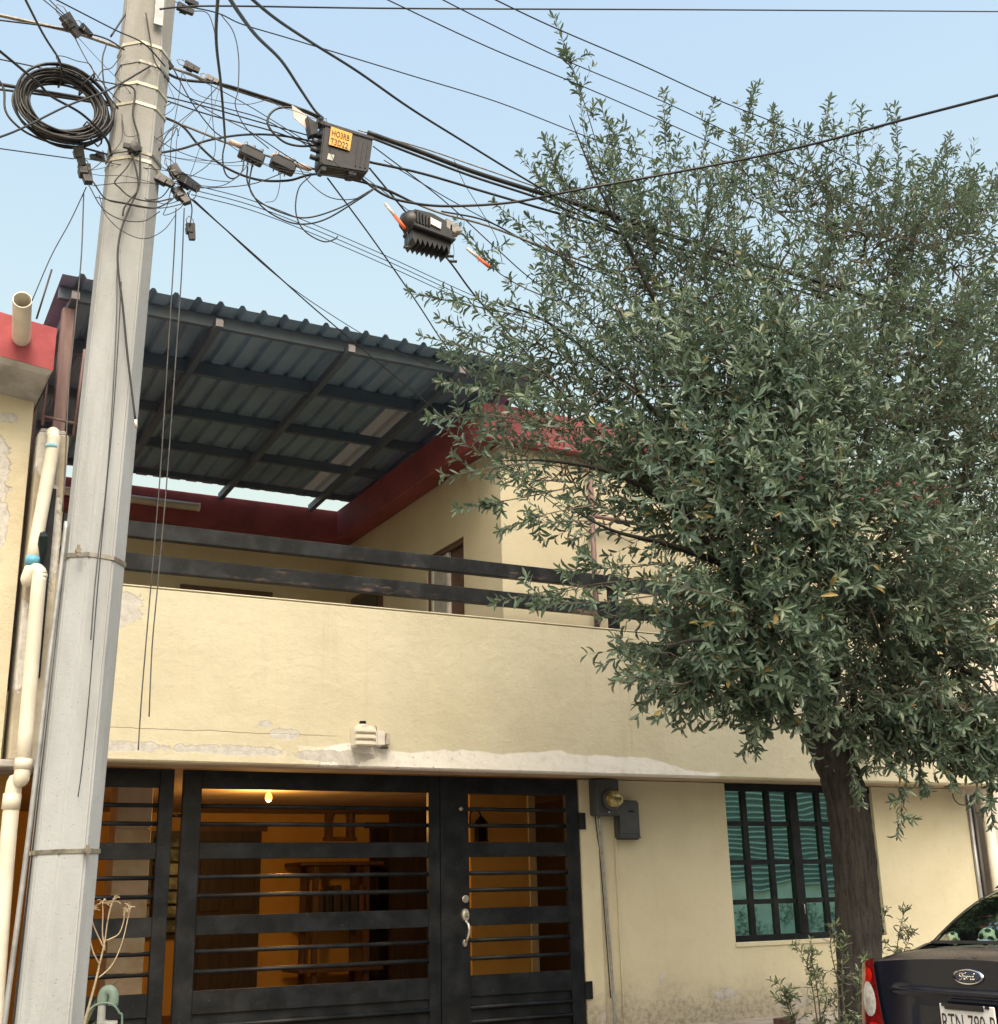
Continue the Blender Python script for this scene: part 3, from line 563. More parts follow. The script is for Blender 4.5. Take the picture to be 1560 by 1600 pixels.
wire([(2.583, -2.600, 6.181), (2.974, -2.581, 6.159), (3.359, -2.562, 6.134), (3.863, -2.544, 6.125), (4.343, -2.525, 6.121), (5.191, -2.506, 6.085), (6.442, -2.487, 6.052), (7.859, -2.469, 6.026), (9.145, -2.450, 6.023)], .017, 'heaviest cable bundle running from the closure box into the tree')
wire([(2.571, -2.630, 6.131), (2.960, -2.611, 6.099), (3.342, -2.592, 6.074), (3.818, -2.574, 6.061), (4.162, -2.555, 6.032), (4.989, -2.536, 5.989), (6.401, -2.518, 5.946), (7.807, -2.499, 5.914), (9.081, -2.480, 5.906)], .009, 'cable lashed beneath the heavy bundle entering the tree')
wire([(2.533, -2.560, 6.209), (2.996, -2.533, 6.228), (3.486, -2.507, 6.217), (4.110, -2.480, 6.196), (4.891, -2.453, 6.170), (6.508, -2.427, 6.141), (9.222, -2.400, 6.090)], .005, 'thin strand lashed above the heavy bundle entering the tree', mat=M_strand)
wire([(2.574, -2.660, 5.927), (2.954, -2.623, 5.972), (3.416, -2.586, 5.986), (3.805, -2.549, 6.002), (4.240, -2.511, 6.015), (5.034, -2.474, 5.989), (6.606, -2.437, 5.944), (9.178, -2.400, 5.895)], .0088, 'black cable leaving the lower right corner of the closure box')
wire([(1.228, -2.720, 5.824), (1.560, -2.693, 5.791), (1.652, -2.667, 5.795), (1.967, -2.640, 5.793), (2.346, -2.613, 5.803), (2.658, -2.587, 5.812), (3.073, -2.560, 5.761), (3.463, -2.533, 5.770), (3.920, -2.507, 5.733), (4.509, -2.480, 5.692), (5.310, -2.453, 5.644), (6.567, -2.427, 5.581), (9.085, -2.400, 5.481)], .0075, 'lower strand holding the two small tap boxes', mat=M_strand)
wire([(1.254, -2.720, 5.823), (1.387, -2.708, 5.799), (1.496, -2.695, 5.706), (1.647, -2.683, 5.620), (1.845, -2.670, 5.596), (2.046, -2.658, 5.650), (2.252, -2.645, 5.758), (2.639, -2.632, 5.786), (2.909, -2.620, 5.741)], .0075, 'deep sagging black cable below the two tap boxes')
wire([(1.237, -2.750, 5.548), (1.392, -2.720, 5.644), (1.562, -2.690, 5.772), (1.778, -2.660, 5.889), (2.005, -2.630, 5.967), (2.263, -2.600, 6.011)], .0068, 'black cable arching up to the left side of the closure box')
wire([(1.238, -2.720, 5.956), (1.514, -2.690, 5.984), (1.833, -2.660, 6.000), (2.127, -2.630, 6.021), (2.262, -2.600, 6.038)], .0045, 'upper thin cable of the pair entering the closure side')
wire([(1.234, -2.750, 5.914), (1.552, -2.700, 5.928), (1.918, -2.650, 5.969), (2.255, -2.600, 5.976)], .0045, 'lower thin cable of the pair entering the closure side')
wire([(1.221, -2.800, 6.053), (1.385, -2.750, 5.975), (1.625, -2.700, 6.004), (1.916, -2.650, 6.027), (2.264, -2.600, 5.933)], .0035, 'slack wire curving from the pole to the closure lower corner', 'wire', name='wire')
wire([(1.291, -2.800, 6.107), (1.428, -2.733, 5.956), (1.564, -2.667, 5.865), (1.660, -2.600, 5.864)], .0035, 'wire dropping steeply from the upper strand to the lower strand', 'wire', name='wire')
wire([(1.404, -2.800, 6.087), (1.732, -2.725, 6.057), (2.121, -2.650, 5.975), (2.531, -2.575, 5.886), (2.918, -2.500, 5.752)], .003, 'straight thin wire slanting behind the closure box', 'wire', name='wire')
wire([(0.864, -5.500, 4.478), (1.032, -4.825, 4.792), (1.231, -4.150, 5.091), (1.429, -3.475, 5.366), (1.617, -2.800, 5.705)], .0068, 'cable hanging from the top border straight down to the lower strand')
wire([(1.617, -2.800, 5.705), (1.609, -2.790, 5.610), (1.631, -2.780, 5.516), (1.680, -2.770, 5.498), (1.733, -2.760, 5.565), (1.747, -2.750, 5.674)], .0045, 'short hanging loop end left of the first tap box')
wire([(0.796, -5.800, 4.225), (1.002, -5.275, 4.570), (1.220, -4.750, 4.919), (1.491, -4.225, 5.249), (1.763, -3.700, 5.521), (2.024, -3.175, 5.810), (2.262, -2.650, 6.160)], .0075, 'twisted cable pair coming down from the top border to the closure')
wire([(0.937, -5.500, 4.488), (1.186, -5.100, 4.746), (1.481, -4.700, 5.010), (1.845, -4.300, 5.256), (2.290, -3.900, 5.451), (2.791, -3.500, 5.647), (3.486, -3.100, 5.783), (4.481, -2.700, 5.851), (6.060, -2.300, 5.833), (9.735, -1.900, 5.616)], .0065, 'cable from the top border crossing above the closure into the tree')
wire([(1.081, -3.400, 5.993), (1.188, -3.360, 6.074), (1.472, -3.320, 6.215), (2.570, -3.280, 6.629), (4.879, -3.240, 7.491), (8.517, -3.200, 8.826)], .0052, 'long level cable running along the top border')
wire([(1.238, -3.200, 6.222), (1.467, -3.067, 6.351), (1.654, -2.933, 6.435), (2.012, -2.800, 6.546), (2.845, -2.667, 6.656), (3.585, -2.533, 6.764), (4.431, -2.400, 6.809), (5.436, -2.267, 6.887), (7.016, -2.133, 6.926), (9.917, -2.000, 6.971)], .0042, 'thin cable running from the pole head across the sky into the crown')
wire([(2.229, -3.600, 6.361), (3.044, -3.367, 6.462), (3.835, -3.133, 6.607), (4.620, -2.900, 6.740), (5.556, -2.667, 6.847), (6.607, -2.433, 6.952), (9.658, -2.200, 6.920)], .0042, 'lowest of the three high parallel wires above the tree', 'wire', name='wire')
wire([(2.547, -3.600, 6.497), (3.048, -3.367, 6.641), (3.744, -3.133, 6.765), (4.742, -2.900, 6.895), (5.880, -2.667, 6.963), (7.322, -2.433, 7.011), (9.682, -2.200, 7.027)], .0042, 'middle one of the three high parallel wires above the tree', 'wire', name='wire')
wire([(2.904, -3.600, 6.621), (3.489, -3.400, 6.746), (4.316, -3.200, 6.872), (5.130, -3.000, 6.980), (5.975, -2.800, 7.117), (7.107, -2.600, 7.152), (8.154, -2.400, 7.249), (9.747, -2.200, 7.314)], .0048, 'highest of the three high parallel wires above the tree', 'wire', name='wire')
wire([(2.498, -2.660, 5.805), (2.666, -2.671, 5.713), (2.837, -2.682, 5.697), (3.101, -2.693, 5.734), (3.513, -2.800, 5.812), (3.818, -3.100, 5.818), (4.364, -3.400, 5.926), (4.807, -3.700, 5.996), (5.077, -4.054, 5.981), (5.289, -4.436, 5.949), (5.400, -4.818, 5.859), (5.461, -5.200, 5.743)], .0085, 'blue black cable rising from the lower closure across the tree to the right border')
wire([(1.460, -2.700, 5.347), (1.970, -2.307, 5.296), (2.442, -1.914, 5.265), (2.962, -1.521, 5.219), (3.743, -1.129, 5.011), (4.495, -0.736, 4.829), (5.135, -0.343, 4.743), (5.856, 0.050, 4.591)], .0048, 'service drop from the pole clamps over the railing to the terrace post', n=5)
wire([(1.479, -2.700, 5.344), (2.173, -1.920, 5.443), (2.808, -1.140, 5.656), (3.647, -0.360, 5.841), (4.612, 0.420, 6.090), (5.421, 1.200, 6.395)], .0032, 'thin service wire from the pole clamps to the roof edge', 'wire', name='wire')
wire([(2.296, -2.660, 5.735), (2.827, -2.072, 5.763), (3.425, -1.484, 5.685), (3.970, -0.896, 5.652), (4.678, -0.308, 5.516), (5.286, 0.280, 5.472)], .0050, 'cable dropping from under the closure to the red roof corner')
for k, s in enumerate(('upper', 'middle', 'lower')):
    P = [(1.463, -2.700, 5.440), (1.823, -2.629, 5.475), (2.208, -2.557, 5.465), (2.747, -2.486, 5.402), (3.419, -2.414, 5.296), (4.047, -2.343, 5.234), (5.395, -2.271, 5.051), (9.128, -2.200, 4.576)]
    wire([(x, y, z-.033*k) for x, y, z in P], .0027, '%s wire of the three parallel thin wires below the loops' % s, 'wire', name='wire')
wire([(2.578, -2.640, 5.899), (2.855, -2.591, 5.677), (2.944, -2.543, 5.633), (3.194, -2.494, 5.473), (3.426, -2.446, 5.269), (3.854, -2.397, 4.935), (4.713, -2.349, 4.163), (5.253, -2.300, 3.686)], .0062, 'cable dropping behind the lower closure into the left side of the tree')
wire([(2.619, -2.600, 6.092), (3.125, -2.550, 5.874), (3.574, -2.500, 5.623), (3.942, -2.450, 5.453), (4.747, -2.400, 5.179), (6.522, -2.350, 4.719), (8.928, -2.300, 4.239)], .0042, 'cable from the closure right edge slanting into the crown')
wire([(2.695, -2.600, 6.011), (3.172, -2.550, 5.887), (3.676, -2.500, 5.778), (4.104, -2.450, 5.662), (5.046, -2.400, 5.467), (6.595, -2.350, 5.263), (9.089, -2.300, 4.951)], .0035, 'wire running just above the lower closure into the crown', 'wire', name='wire')
wire([(3.100, -2.600, 5.746), (3.460, -2.540, 5.800), (3.836, -2.480, 5.755), (4.494, -2.420, 5.692), (5.982, -2.360, 5.572), (9.187, -2.300, 5.384)], .006, 'short cable leaving the lower closure to the right')
wire([(3.198, -2.600, 6.155), (3.292, -2.550, 6.040), (3.411, -2.500, 5.939), (3.579, -2.450, 5.756), (3.651, -2.400, 5.604)], .0022, 'hair thin wire hanging left of the crown', 'wire', name='wire')
wire([(1.414, -2.550, 5.354), (1.419, -2.550, 5.044), (1.419, -2.550, 4.405), (1.418, -2.550, 3.799), (1.411, -2.550, 3.399), (1.402, -2.550, 2.979), (1.393, -2.550, 2.542), (1.392, -2.550, 2.244)], .0035, 'left one of two long wires hanging in front of the balcony', 'wire', name='wire', mat=M_cabg)
wire([(1.468, -2.520, 5.384), (1.475, -2.520, 4.907), (1.469, -2.520, 4.271), (1.461, -2.520, 3.667), (1.448, -2.520, 3.163), (1.437, -2.520, 2.784), (1.443, -2.520, 2.418)], .0035, 'right one of two long wires hanging in front of the balcony', 'wire', name='wire', mat=M_cabg)
wire([(0.889, -2.700, 5.266), (0.822, -2.700, 5.039), (0.742, -2.700, 4.807), (0.668, -2.700, 4.527)], .003, 'thin wire slanting down to the neighbour roof left of the pole', 'wire', name='wire')
wire([(0.878, -2.700, 5.231), (0.894, -2.700, 4.843), (0.892, -2.700, 4.464), (0.888, -2.700, 4.096), (0.899, -2.700, 3.743), (0.910, -2.700, 3.401)], .0035, 'thin wire hanging straight down left of the pole', 'wire', name='wire', mat=M_cabg)
wire([(1.054, -2.875, 4.719), (1.071, -2.875, 4.424), (1.081, -2.875, 3.992), (1.082, -2.875, 3.507), (1.065, -2.875, 3.042), (1.064, -2.875, 2.724)], .003, 'pale wire running down the pole face', 'wire', name='wire', mat=M_cabg)
wire([(1.081, -2.880, 4.647), (1.088, -2.880, 4.206), (1.089, -2.880, 3.851), (1.081, -2.880, 3.371), (1.076, -2.880, 2.881), (1.075, -2.880, 2.476), (1.067, -2.880, 2.115), (1.059, -2.880, 1.983)], .0025, 'frayed dark wire end hanging down the pole face', 'wire', name='wire')
wire([(0.986, -2.875, 5.846), (1.048, -2.875, 5.853), (1.079, -2.875, 5.817), (1.077, -2.875, 5.672), (1.113, -2.875, 5.551), (1.130, -2.875, 5.443), (1.135, -2.875, 5.244), (1.088, -2.875, 5.073), (1.057, -2.875, 4.929), (1.055, -2.875, 4.757), (1.099, -2.875, 4.504), (1.143, -2.875, 4.219), (1.205, -2.875, 3.872)], .0055, 'loose black wire snaking down the pole front to a white tip', 'wire', name='wire')
tag(obj('wire_tip', *tubem([(1.204, -2.875, 3.886), (1.210, -2.875, 3.844)], .008, 8), M_white, smooth=True), 'white connector tip on the loose wire beside the pole', 'connector')
LOOPS = [([(0.894, -2.880, 5.202), (0.967, -2.880, 5.116), (1.068, -2.880, 5.112), (1.221, -2.880, 5.125), (1.314, -2.880, 5.201), (1.345, -2.880, 5.274)], .004, 'thickest loose loop sagging across the pole between the two clamp clusters'), ([(0.873, -2.880, 5.177), (0.954, -2.880, 5.055), (1.057, -2.880, 5.012), (1.175, -2.880, 5.034), (1.256, -2.880, 5.114)], .0028, 'thin loose loop sagging lower across the pole front'), ([(0.914, -2.900, 5.099), (1.047, -2.900, 5.104), (1.251, -2.900, 5.122), (1.421, -2.900, 5.219), (1.446, -2.900, 5.290)], .0028, 'thin nearly level wire crossing the pole below the clamps'),
         ([(1.107, -2.870, 5.447), (1.065, -2.870, 5.339), (1.010, -2.870, 5.240), (1.033, -2.870, 5.210), (1.100, -2.870, 5.166), (1.221, -2.870, 5.170), (1.316, -2.870, 5.215)], .0042, 'wire curling from the round bracket down to the right clamp cluster'), ([(1.085, -2.880, 5.427), (1.119, -2.880, 5.316), (1.132, -2.880, 5.220), (1.093, -2.880, 5.142), (1.066, -2.880, 5.084), (1.062, -2.880, 5.037)], .005, 'short cut cable end hanging under the round bracket'), ([(0.894, -2.890, 5.169), (1.074, -2.890, 5.238), (1.244, -2.890, 5.277)], .0022, 'hair thin level wire across the pole at clamp height'),
         ([(0.929, -2.900, 5.115), (0.970, -2.900, 5.010), (1.058, -2.900, 4.936), (1.177, -2.900, 4.916), (1.276, -2.900, 4.991), (1.339, -2.900, 5.105)], .0022, 'lowest hair thin loop sagging across the pole'), ([(1.232, -2.860, 5.501), (1.274, -2.860, 5.625), (1.328, -2.860, 5.692)], .004, 'left wire of the small arch at the right edge of the pole'), ([(1.231, -2.860, 5.513), (1.297, -2.860, 5.603), (1.322, -2.860, 5.673), (1.335, -2.860, 5.627)], .003, 'right wire of the small arch at the right edge of the pole'), ([(1.108, -2.860, 6.372), (1.169, -2.860, 6.090), (1.216, -2.860, 6.020)], .004, 'wire running down the right side of the pole top'), ([(0.993, -2.860, 6.051), (0.947, -2.860, 5.951), (0.898, -2.860, 5.914), (0.869, -2.860, 5.842)], .003, 'small hooked wire between the coil and the pole'), ([(0.911, -2.830, 6.107), (0.898, -2.830, 5.997), (0.928, -2.830, 5.819), (1.004, -2.830, 5.719)], .004, 'wire dropping from the pale strand along the left of the pole')]
for P, r, lab in LOOPS: wire(P, r, lab, 'wire', 'loose wires round the pole', name='wire')
wire([(2.228, -2.700, 5.927), (2.106, -2.700, 5.882), (2.004, -2.700, 5.879), (1.923, -2.700, 5.931), (1.893, -2.700, 5.989), (1.914, -2.700, 6.058), (1.977, -2.700, 6.114), (2.099, -2.700, 6.143), (2.224, -2.700, 6.126)], .0072, 'big round cable loop at the left side of the closure box')
wire([(1.810, -2.700, 5.664), (1.799, -2.700, 5.523), (1.849, -2.700, 5.442), (1.999, -2.700, 5.396), (2.158, -2.700, 5.403), (2.360, -2.700, 5.521), (2.547, -2.700, 5.683), (2.611, -2.700, 5.745)], .0048, 'upper of two slack loops below the tap boxes')
wire([(1.789, -2.680, 5.661), (1.793, -2.680, 5.554), (1.867, -2.680, 5.433), (1.987, -2.680, 5.370), (2.126, -2.680, 5.362), (2.286, -2.680, 5.438), (2.492, -2.680, 5.625), (2.597, -2.680, 5.730)], .0048, 'lower of two slack loops below the tap boxes')
wire([(2.171, -2.700, 5.691), (2.105, -2.700, 5.598), (2.084, -2.700, 5.470), (2.103, -2.700, 5.367), (2.160, -2.700, 5.300), (2.262, -2.700, 5.269), (2.331, -2.700, 5.299), (2.355, -2.700, 5.327)], .0042, 'hooked loop with a clipped end below the closure box')
wire([(1.982, -2.700, 5.696), (1.982, -2.700, 5.573), (1.957, -2.700, 5.471), (1.899, -2.700, 5.439)], .0022, 'hair thin wire hanging below the second tap box', 'wire', name='wire')
wire([(1.318, -2.750, 6.528), (1.468, -2.750, 6.592), (1.522, -2.750, 6.511), (1.548, -2.750, 6.383)], .003, 'thin wire bending down from the top clamps', 'wire', name='wire')
wire([(1.565, -2.750, 6.608), (1.647, -2.750, 6.509), (1.686, -2.750, 6.340), (1.691, -2.750, 6.117), (1.680, -2.750, 6.002), (1.751, -2.750, 5.870), (1.892, -2.750, 5.772)], .0032, 'thin wire bowing down right of the hanging cable', 'wire', name='wire')
# tangle of thin loose wires between the pole hardware and the boxes
AN = [(0.875, -2.760, 5.316), (0.818, -2.760, 5.400), (1.244, -2.760, 6.140), (1.356, -2.760, 6.125), (1.526, -2.760, 6.123), (1.341, -2.760, 5.385), (1.411, -2.760, 5.425), (1.450, -2.760, 5.373), (1.627, -2.760, 5.732), (1.787, -2.760, 5.658), (1.979, -2.760, 5.660), (2.150, -2.760, 5.695), (2.227, -2.760, 5.895), (2.244, -2.760, 6.081), (2.586, -2.760, 5.696), (1.583, -2.760, 6.120), (1.246, -2.760, 5.796), (1.242, -2.760, 5.543), (0.948, -2.760, 5.478), (0.723, -2.760, 6.198), (1.030, -2.760, 5.813), (1.136, -2.760, 5.533), (2.801, -2.760, 5.582), (2.521, -2.760, 5.800), (1.877, -2.760, 6.103)]
for k in range(30):
    i, j = rng.choice(len(AN), 2, replace=False)
    A, B = Vector(AN[i]), Vector(AN[j])
    if (B-A).length > .9: B = A+(B-A).normalized()*rng.uniform(.4, .9)
    sag = rng.uniform(.04, .30); off = Vector((rng.uniform(-.15, .15), rng.uniform(-.12, -.02), 0))
    P = [A, A.lerp(B, .22)+off*.5-Vector((0, 0, sag*.65)), A.lerp(B, .5)+off-Vector((0, 0, sag)), A.lerp(B, .8)+off*.4-Vector((0, 0, sag*.6)), B]
    wire(P, float(rng.choice([.0018, .0024, .0032])), 'thin loose wire in the tangle between pole and closure box', 'wire', 'thin tangled wires by the pole', n=5, sides=5, name='wire', mat=M_cabg if k % 3 == 0 else M_cab)
# coil of spare cable
Cc = Vector((0.722, -2.780, 5.679)); ux = Vector((0.979, -2.780, 5.718))-Cc; uy = Vector((0.684, -2.780, 5.909))-Cc
coil = root('cable_coil', tuple(Cc), 'big coil of spare black cable hanging left of the pole', 'cable coil')
for k in range(22):
    s = random.uniform(.66, 1.0); o = Vector((random.uniform(-.018, .018), random.uniform(-.05, .03), random.uniform(-.015, .02))); ph = random.uniform(0, 6.28)
    P = [Cc+o+ux*(s*(1+.02*math.sin(3*a+ph)))*math.cos(a)+uy*(s*(1+.02*math.cos(2*a+ph)))*math.sin(a)+Vector((0, .02*math.sin(a*2+ph), 0)) for a in lin(0, 2*math.pi, 41)]
    tube('cable_turn', P, .0072, M_cab, coil, 6, caps=False)
for a in (.9, 1.6, 5.4):
    p = Cc+ux*.85*math.cos(a)+uy*.85*math.sin(a); q = ux*math.cos(a)+uy*math.sin(a)
    tube('tie', [p+q*.23+Vector((0, -.05, 0)), p+q*.26, p+q*.22+Vector((0, .05, 0)), p-q*.22+Vector((0, .05, 0)), p-q*.26, p-q*.22+Vector((0, -.06, 0)), p+q*.23+Vector((0, -.06, 0))], .005, M_cab, coil, 6)
# plastic wedge clamps
def clamp(p, ang, s, label):
    r = root('cable_clamp', p, label, 'clamp'); R = Matrix.Rotation(ang, 3, 'Y') @ Matrix.Rotation(random.uniform(-.5, .5), 3, 'Z'); P = Vector(p)
    prof = [(-.5, -.5), (.5, -.32), (.5, .32), (-.5, .5)]
    V = [P+R @ Vector((x*.17*s, yy, z*.085*s)) for yy in (-.022*s, .022*s) for x, z in prof]
    obj('wedge', V, [[3, 2, 1, 0], [4, 5, 6, 7]]+[[i, (i+1) % 4, 4+(i+1) % 4, 4+i] for i in range(4)], M_plast, r)
    V, F = boxm((-.05*s, -.032*s, -.05*s), (.02*s, .032*s, .012*s), .006*s); obj('jaw', [P+R @ v for v in V], F, M_plast, r)
    tube('bail', [P+R @ Vector(v)*s for v in ((-.08, 0, .03), (-.13, 0, .035), (-.17, 0, .0), (-.13, 0, -.035), (-.08, 0, -.03))], .0028, M_strand, r, 5)
CL = [((0.834, -2.760, 5.413), 1.2, .8, 'upright clamp holding the long thin wire left of the pole'), ((0.876, -2.750, 5.315), 1.35, 1.0, 'lower clamp hanging left of the pole beside the long thin wire'),
      ((1.290, -2.800, 5.360), .5, .8, 'clamp closest to the pole in the right hand cluster'), ((1.362, -2.780, 5.433), .9, .9, 'topmost clamp in the cluster right of the pole'), ((1.420, -2.820, 5.369), .2, .95, 'outermost clamp in the cluster right of the pole'),
      ((1.387, -2.800, 5.289), 1.0, .9, 'lowest clamp in the cluster right of the pole'), ((1.470, -2.720, 5.125), 1.4, .75, 'single clamp dangling on a wire under the cluster'), ((0.724, -2.800, 6.191), .75, 1.0, 'clamp on the pale strand above the coil'),
      ((0.803, -2.800, 6.185), .3, .6, 'small clamp next to the larger one above the coil'), ((1.271, -2.750, 6.164), .6, .6, 'clamp where the upper strand meets the pole'), ((1.423, -2.700, 6.218), .25, .7, 'clamp on the upper strand right of the pole'), ((1.553, -2.680, 6.189), .45, .6, 'farthest clamp along the upper strand'),
      ((1.354, -2.750, 6.568), .1, .75, 'clamp at the top border right of the pole'), ((0.930, -2.720, 5.452), 2.9, .6, 'clamp hooked on the left side of the pole'), ((1.264, -2.700, 6.508), 1.2, .7, 'clamp tucked against the right side of the pole top'), ((1.389, -2.750, 6.631), 0, .6, 'upper clamp cut by the top border')]
for p_, a_, s_, l_ in CL: clamp(p_, a_, s_*.78, l_)
wire([(1.429, -2.750, 5.353), (1.459, -2.750, 5.258), (1.454, -2.750, 5.146)], .0035, 'short wire carrying the dangling clamp', 'wire', name='wire')
pb = root('pole_bolt_bracket', tuple((1.098, -2.870, 5.469)), 'dark round bracket bolted to the pole front', 'bracket')
lathe('disc', [(.001, -.035), (.03, -.03), (.034, -.01), (.034, .02), (.001, .021)], (1.100, -2.860, 5.475), M_plast, pb, 'Y', 14); box('arm', ((1.098, -2.870, 5.469)[0]-.06, -2.885, (1.098, -2.870, 5.469)[2]-.012), ((1.098, -2.870, 5.469)[0]+.04, -2.865, (1.098, -2.870, 5.469)[2]+.014), M_plast, pb)
# two tap boxes on the lower strand
for p, lab in (((1.798, -2.720, 5.714), 'left one of two small black tap boxes on the lower strand'), ((1.991, -2.720, 5.704), 'right one of two small black tap boxes on the lower strand')):
    r = root('tap_box', p, lab, 'tap box'); R = Matrix.Rotation(.22, 3, 'Y'); P = Vector(p)
    V, F = boxm((-.075, -.035, -.035), (.075, .035, .032), .008); obj('body', [P+R @ v for v in V], F, M_plast, r)
    V, F = boxm((-.055, -.025, .033), (.055, .025, .05), .006); obj('lid', [P+R @ v for v in V], F, M_plast, r)
    for k in (-.05, .0, .05): tube('hanger', [P+R @ Vector((k, 0, .03)), P+R @ Vector((k, 0, .075))], .009, M_strand, r, 6)
    for k in (-.05, -.015, .02): tube('tail', [P+R @ Vector((k, 0, -.03)), P+R @ Vector((k+.005, -.01, -.075))], .004, M_cab, r, 5)
M_pink = simple('faded_pink_plastic', (.55, .44, .40), .6)
for a, b_, lab in (((1.660, -2.720, 5.774), (1.753, -2.720, 5.754), 'faded pink insulator tube left of the first tap box'), ((2.070, -2.720, 5.735), (2.159, -2.720, 5.725), 'faded pink insulator tube right of the second tap box'), ((1.922, -2.720, 5.750), (2.042, -2.720, 5.749), 'faded pink insulator tube between the tap boxes')):
    r = root('insulator', a, lab, 'insulator'); A, B = Vector(a), Vector(b_)
    tube('tube', [A, B], .017, M_pink, r, 10); tube('end_cap', [B, B+(B-A)*.12], .010, M_strand, r, 8)
# labelled closure box
r = root('splice_closure', tuple((2.416, -2.700, 5.964)), 'black splice closure box with orange code plate hanging on the cables', 'splice box')
fc = [Vector(p) for p in [(2.218, -2.800, 6.026), (2.541, -2.800, 6.014), (2.509, -2.800, 5.751), (2.195, -2.800, 5.720)]]
def quadpt(u, v, off=0.0): return (fc[0]*(1-u)+fc[1]*u)*(1-v)+(fc[3]*(1-u)+fc[2]*u)*v+Vector((0, off, 0))
def slab(poly, y0, y1):
    n = len(poly); V = [quadpt(u, v, y0) for u, v in poly]+[quadpt(u, v, y1) for u, v in poly]
    return V, [list(range(n))[::-1], list(range(n, 2*n))]+[[i, (i+1) % n, n+(i+1) % n, n+i] for i in range(n)]
def bevobj(name, VF, mat, par, bev):
    o = obj(name, *VF, mat, par); bm = bmesh.new(); bm.from_mesh(o.data); bmesh.ops.recalc_face_normals(bm, faces=bm.faces[:]); bmesh.ops.bevel(bm, geom=bm.edges[:], offset=bev, segments=2, affect='EDGES'); bm.to_mesh(o.data); bm.free(); return o
bevobj('shell', slab([(.0, .02), (.97, .02), (1, .1), (1, .96), (.95, 1), (.05, 1), (0, .93)], 0, .115), M_plast, r, .008)
bevobj('cover_rim', slab([(-.01, .0), (1.0, .0), (1.0, .10), (-.01, .10)], -.008, .122), M_plast, r, .005)
for a, b_ in ((.04, .16), (.60, .78)): bevobj('latch', slab([(a, .99), (b_, .99), (b_-.02, 1.10), (a+.02, 1.10)], .01, .09), M_plast, r, .004)
for v in (.25, .42, .60, .78): tube('port', [quadpt(.02, v, .05), quadpt(-.16, v-.03, .05)], .016, M_plast, r, 8)
for u in (.70, .80, .90): bevobj('rib', slab([(u, .2), (u+.03, .2), (u+.03, .9), (u, .9)], -.006, .01), M_plast, r, .002)
obj('hanger_bracket', *join([slab([(-.1, -.12), (.22, -.06), (.22, .03), (-.1, -.02)], .03, .09), slab([(.55, -.08), (.9, -.04), (.9, .03), (.55, .02)], .03, .09)]), M_plast, r)
M_plate = simple('orange_code_plate', (.72, .36, .07), .6, col2=(.62, .42, .16), scale=14)
lp = obj('code_plate', *slab([(.13, .09), (.56, .11), (.55, .55), (.12, .52)], -.0125, -.0085), M_plate, r)
obj('sticker', *slab([(.14, .71), (.26, .72), (.25, .86), (.13, .85)], -.004, .002), simple('white_sticker', (.62, .62, .60), .6), r)
def text(s, origin, ux_, uz_, size, mat, name, parent, ext=.001, align='LEFT'):
    cu = bpy.data.curves.new(name, 'FONT'); cu.body = s; cu.size = 1; cu.align_x = align; cu.extrude = 0; cu.resolution_u = 3
    to = bpy.data.objects.new('tmp', cu); COL.objects.link(to); dg = bpy.context.evaluated_depsgraph_get()
    me = bpy.data.meshes.new_from_object(to.evaluated_get(dg)); bpy.data.objects.remove(to)
    ux_, uz_ = Vector(ux_)*size, Vector(uz_)*size
    bm = bmesh.new(); bm.from_mesh(me)
    for v in bm.verts: v.co = Vector(origin)+ux_*v.co.x+uz_*v.co.y
    bmesh.ops.recalc_face_normals(bm, faces=bm.faces[:])
    bm.to_mesh(me); bm.free(); me.materials.clear(); return link(name, me, mat, parent)
M_ink = simple('black_ink', (.02, .018, .016), .7)
e1 = (quadpt(.56, .11)-quadpt(.13, .09)); e2 = (quadpt(.13, .09)-quadpt(.12, .52))
text('HO3RB', quadpt(.13, .09, -.0145)+e1*.06-e2*.47, e1.normalized()*.63, e2.normalized(), e2.length*.44, M_ink, 'lettering', lp)
text('T3D22', quadpt(.13, .09, -.0145)+e1*.05-e2*.93, e1.normalized()*.67, e2.normalized(), e2.length*.46, M_ink, 'lettering', lp)
ft = (2.126, -2.720, 6.079)
obj('cable_tag', *slab([(-.60, -.28), (-.30, -.16), (-.26, .14), (-.55, -.02)], .06, .064), simple('white_tag', (.60, .57, .55), .6), r)
bevobj('entry_boot', slab([(-.33, -.06), (-.1, .02), (-.08, .26), (-.22, .34)], .02, .08), M_plast, r, .004)
# lower terminal with serrated skirt
r = root('fibre_terminal', tuple((3.030, -2.600, 5.612)), 'black domed fibre terminal with serrated skirt left of the crown', 'splice box')
fc = [Vector(p) for p in [(2.810, -2.740, 5.631), (3.131, -2.740, 5.605), (3.101, -2.740, 5.406), (2.832, -2.740, 5.412)]]
bevobj('body', slab([(.10, .0), (.50, -.06), (.96, .1), (1, .45), (.98, .62), (.06, .62), (.0, .35)], 0, .15), M_plast, r, .01)
zg = [(.05, .62)]+[(1.0, .66), (.97, 1.18)]
n_ = 7
for k in range(n_): zg += [(.92-.86*(k+.25)/n_, .92), (.92-.86*(k+.75)/n_, 1.12)]
zg.append((.02, .95)); obj('skirt', *slab(zg, .01, .14), M_plast, r)
bevobj('shelf', slab([(.02, .55), (1.05, .68), (1.02, .78), (.02, .66)], -.03, .15), M_plast, r, .005)
ctr = quadpt(.12, .30, .07); dome = lathem([(.001, -.075), (.045, -.066), (.075, -.025), (.08, .03), (.06, .07), (.001, .072)], ctr, 'X', 18); o = obj('dome', *dome, M_plast, r, smooth=True)
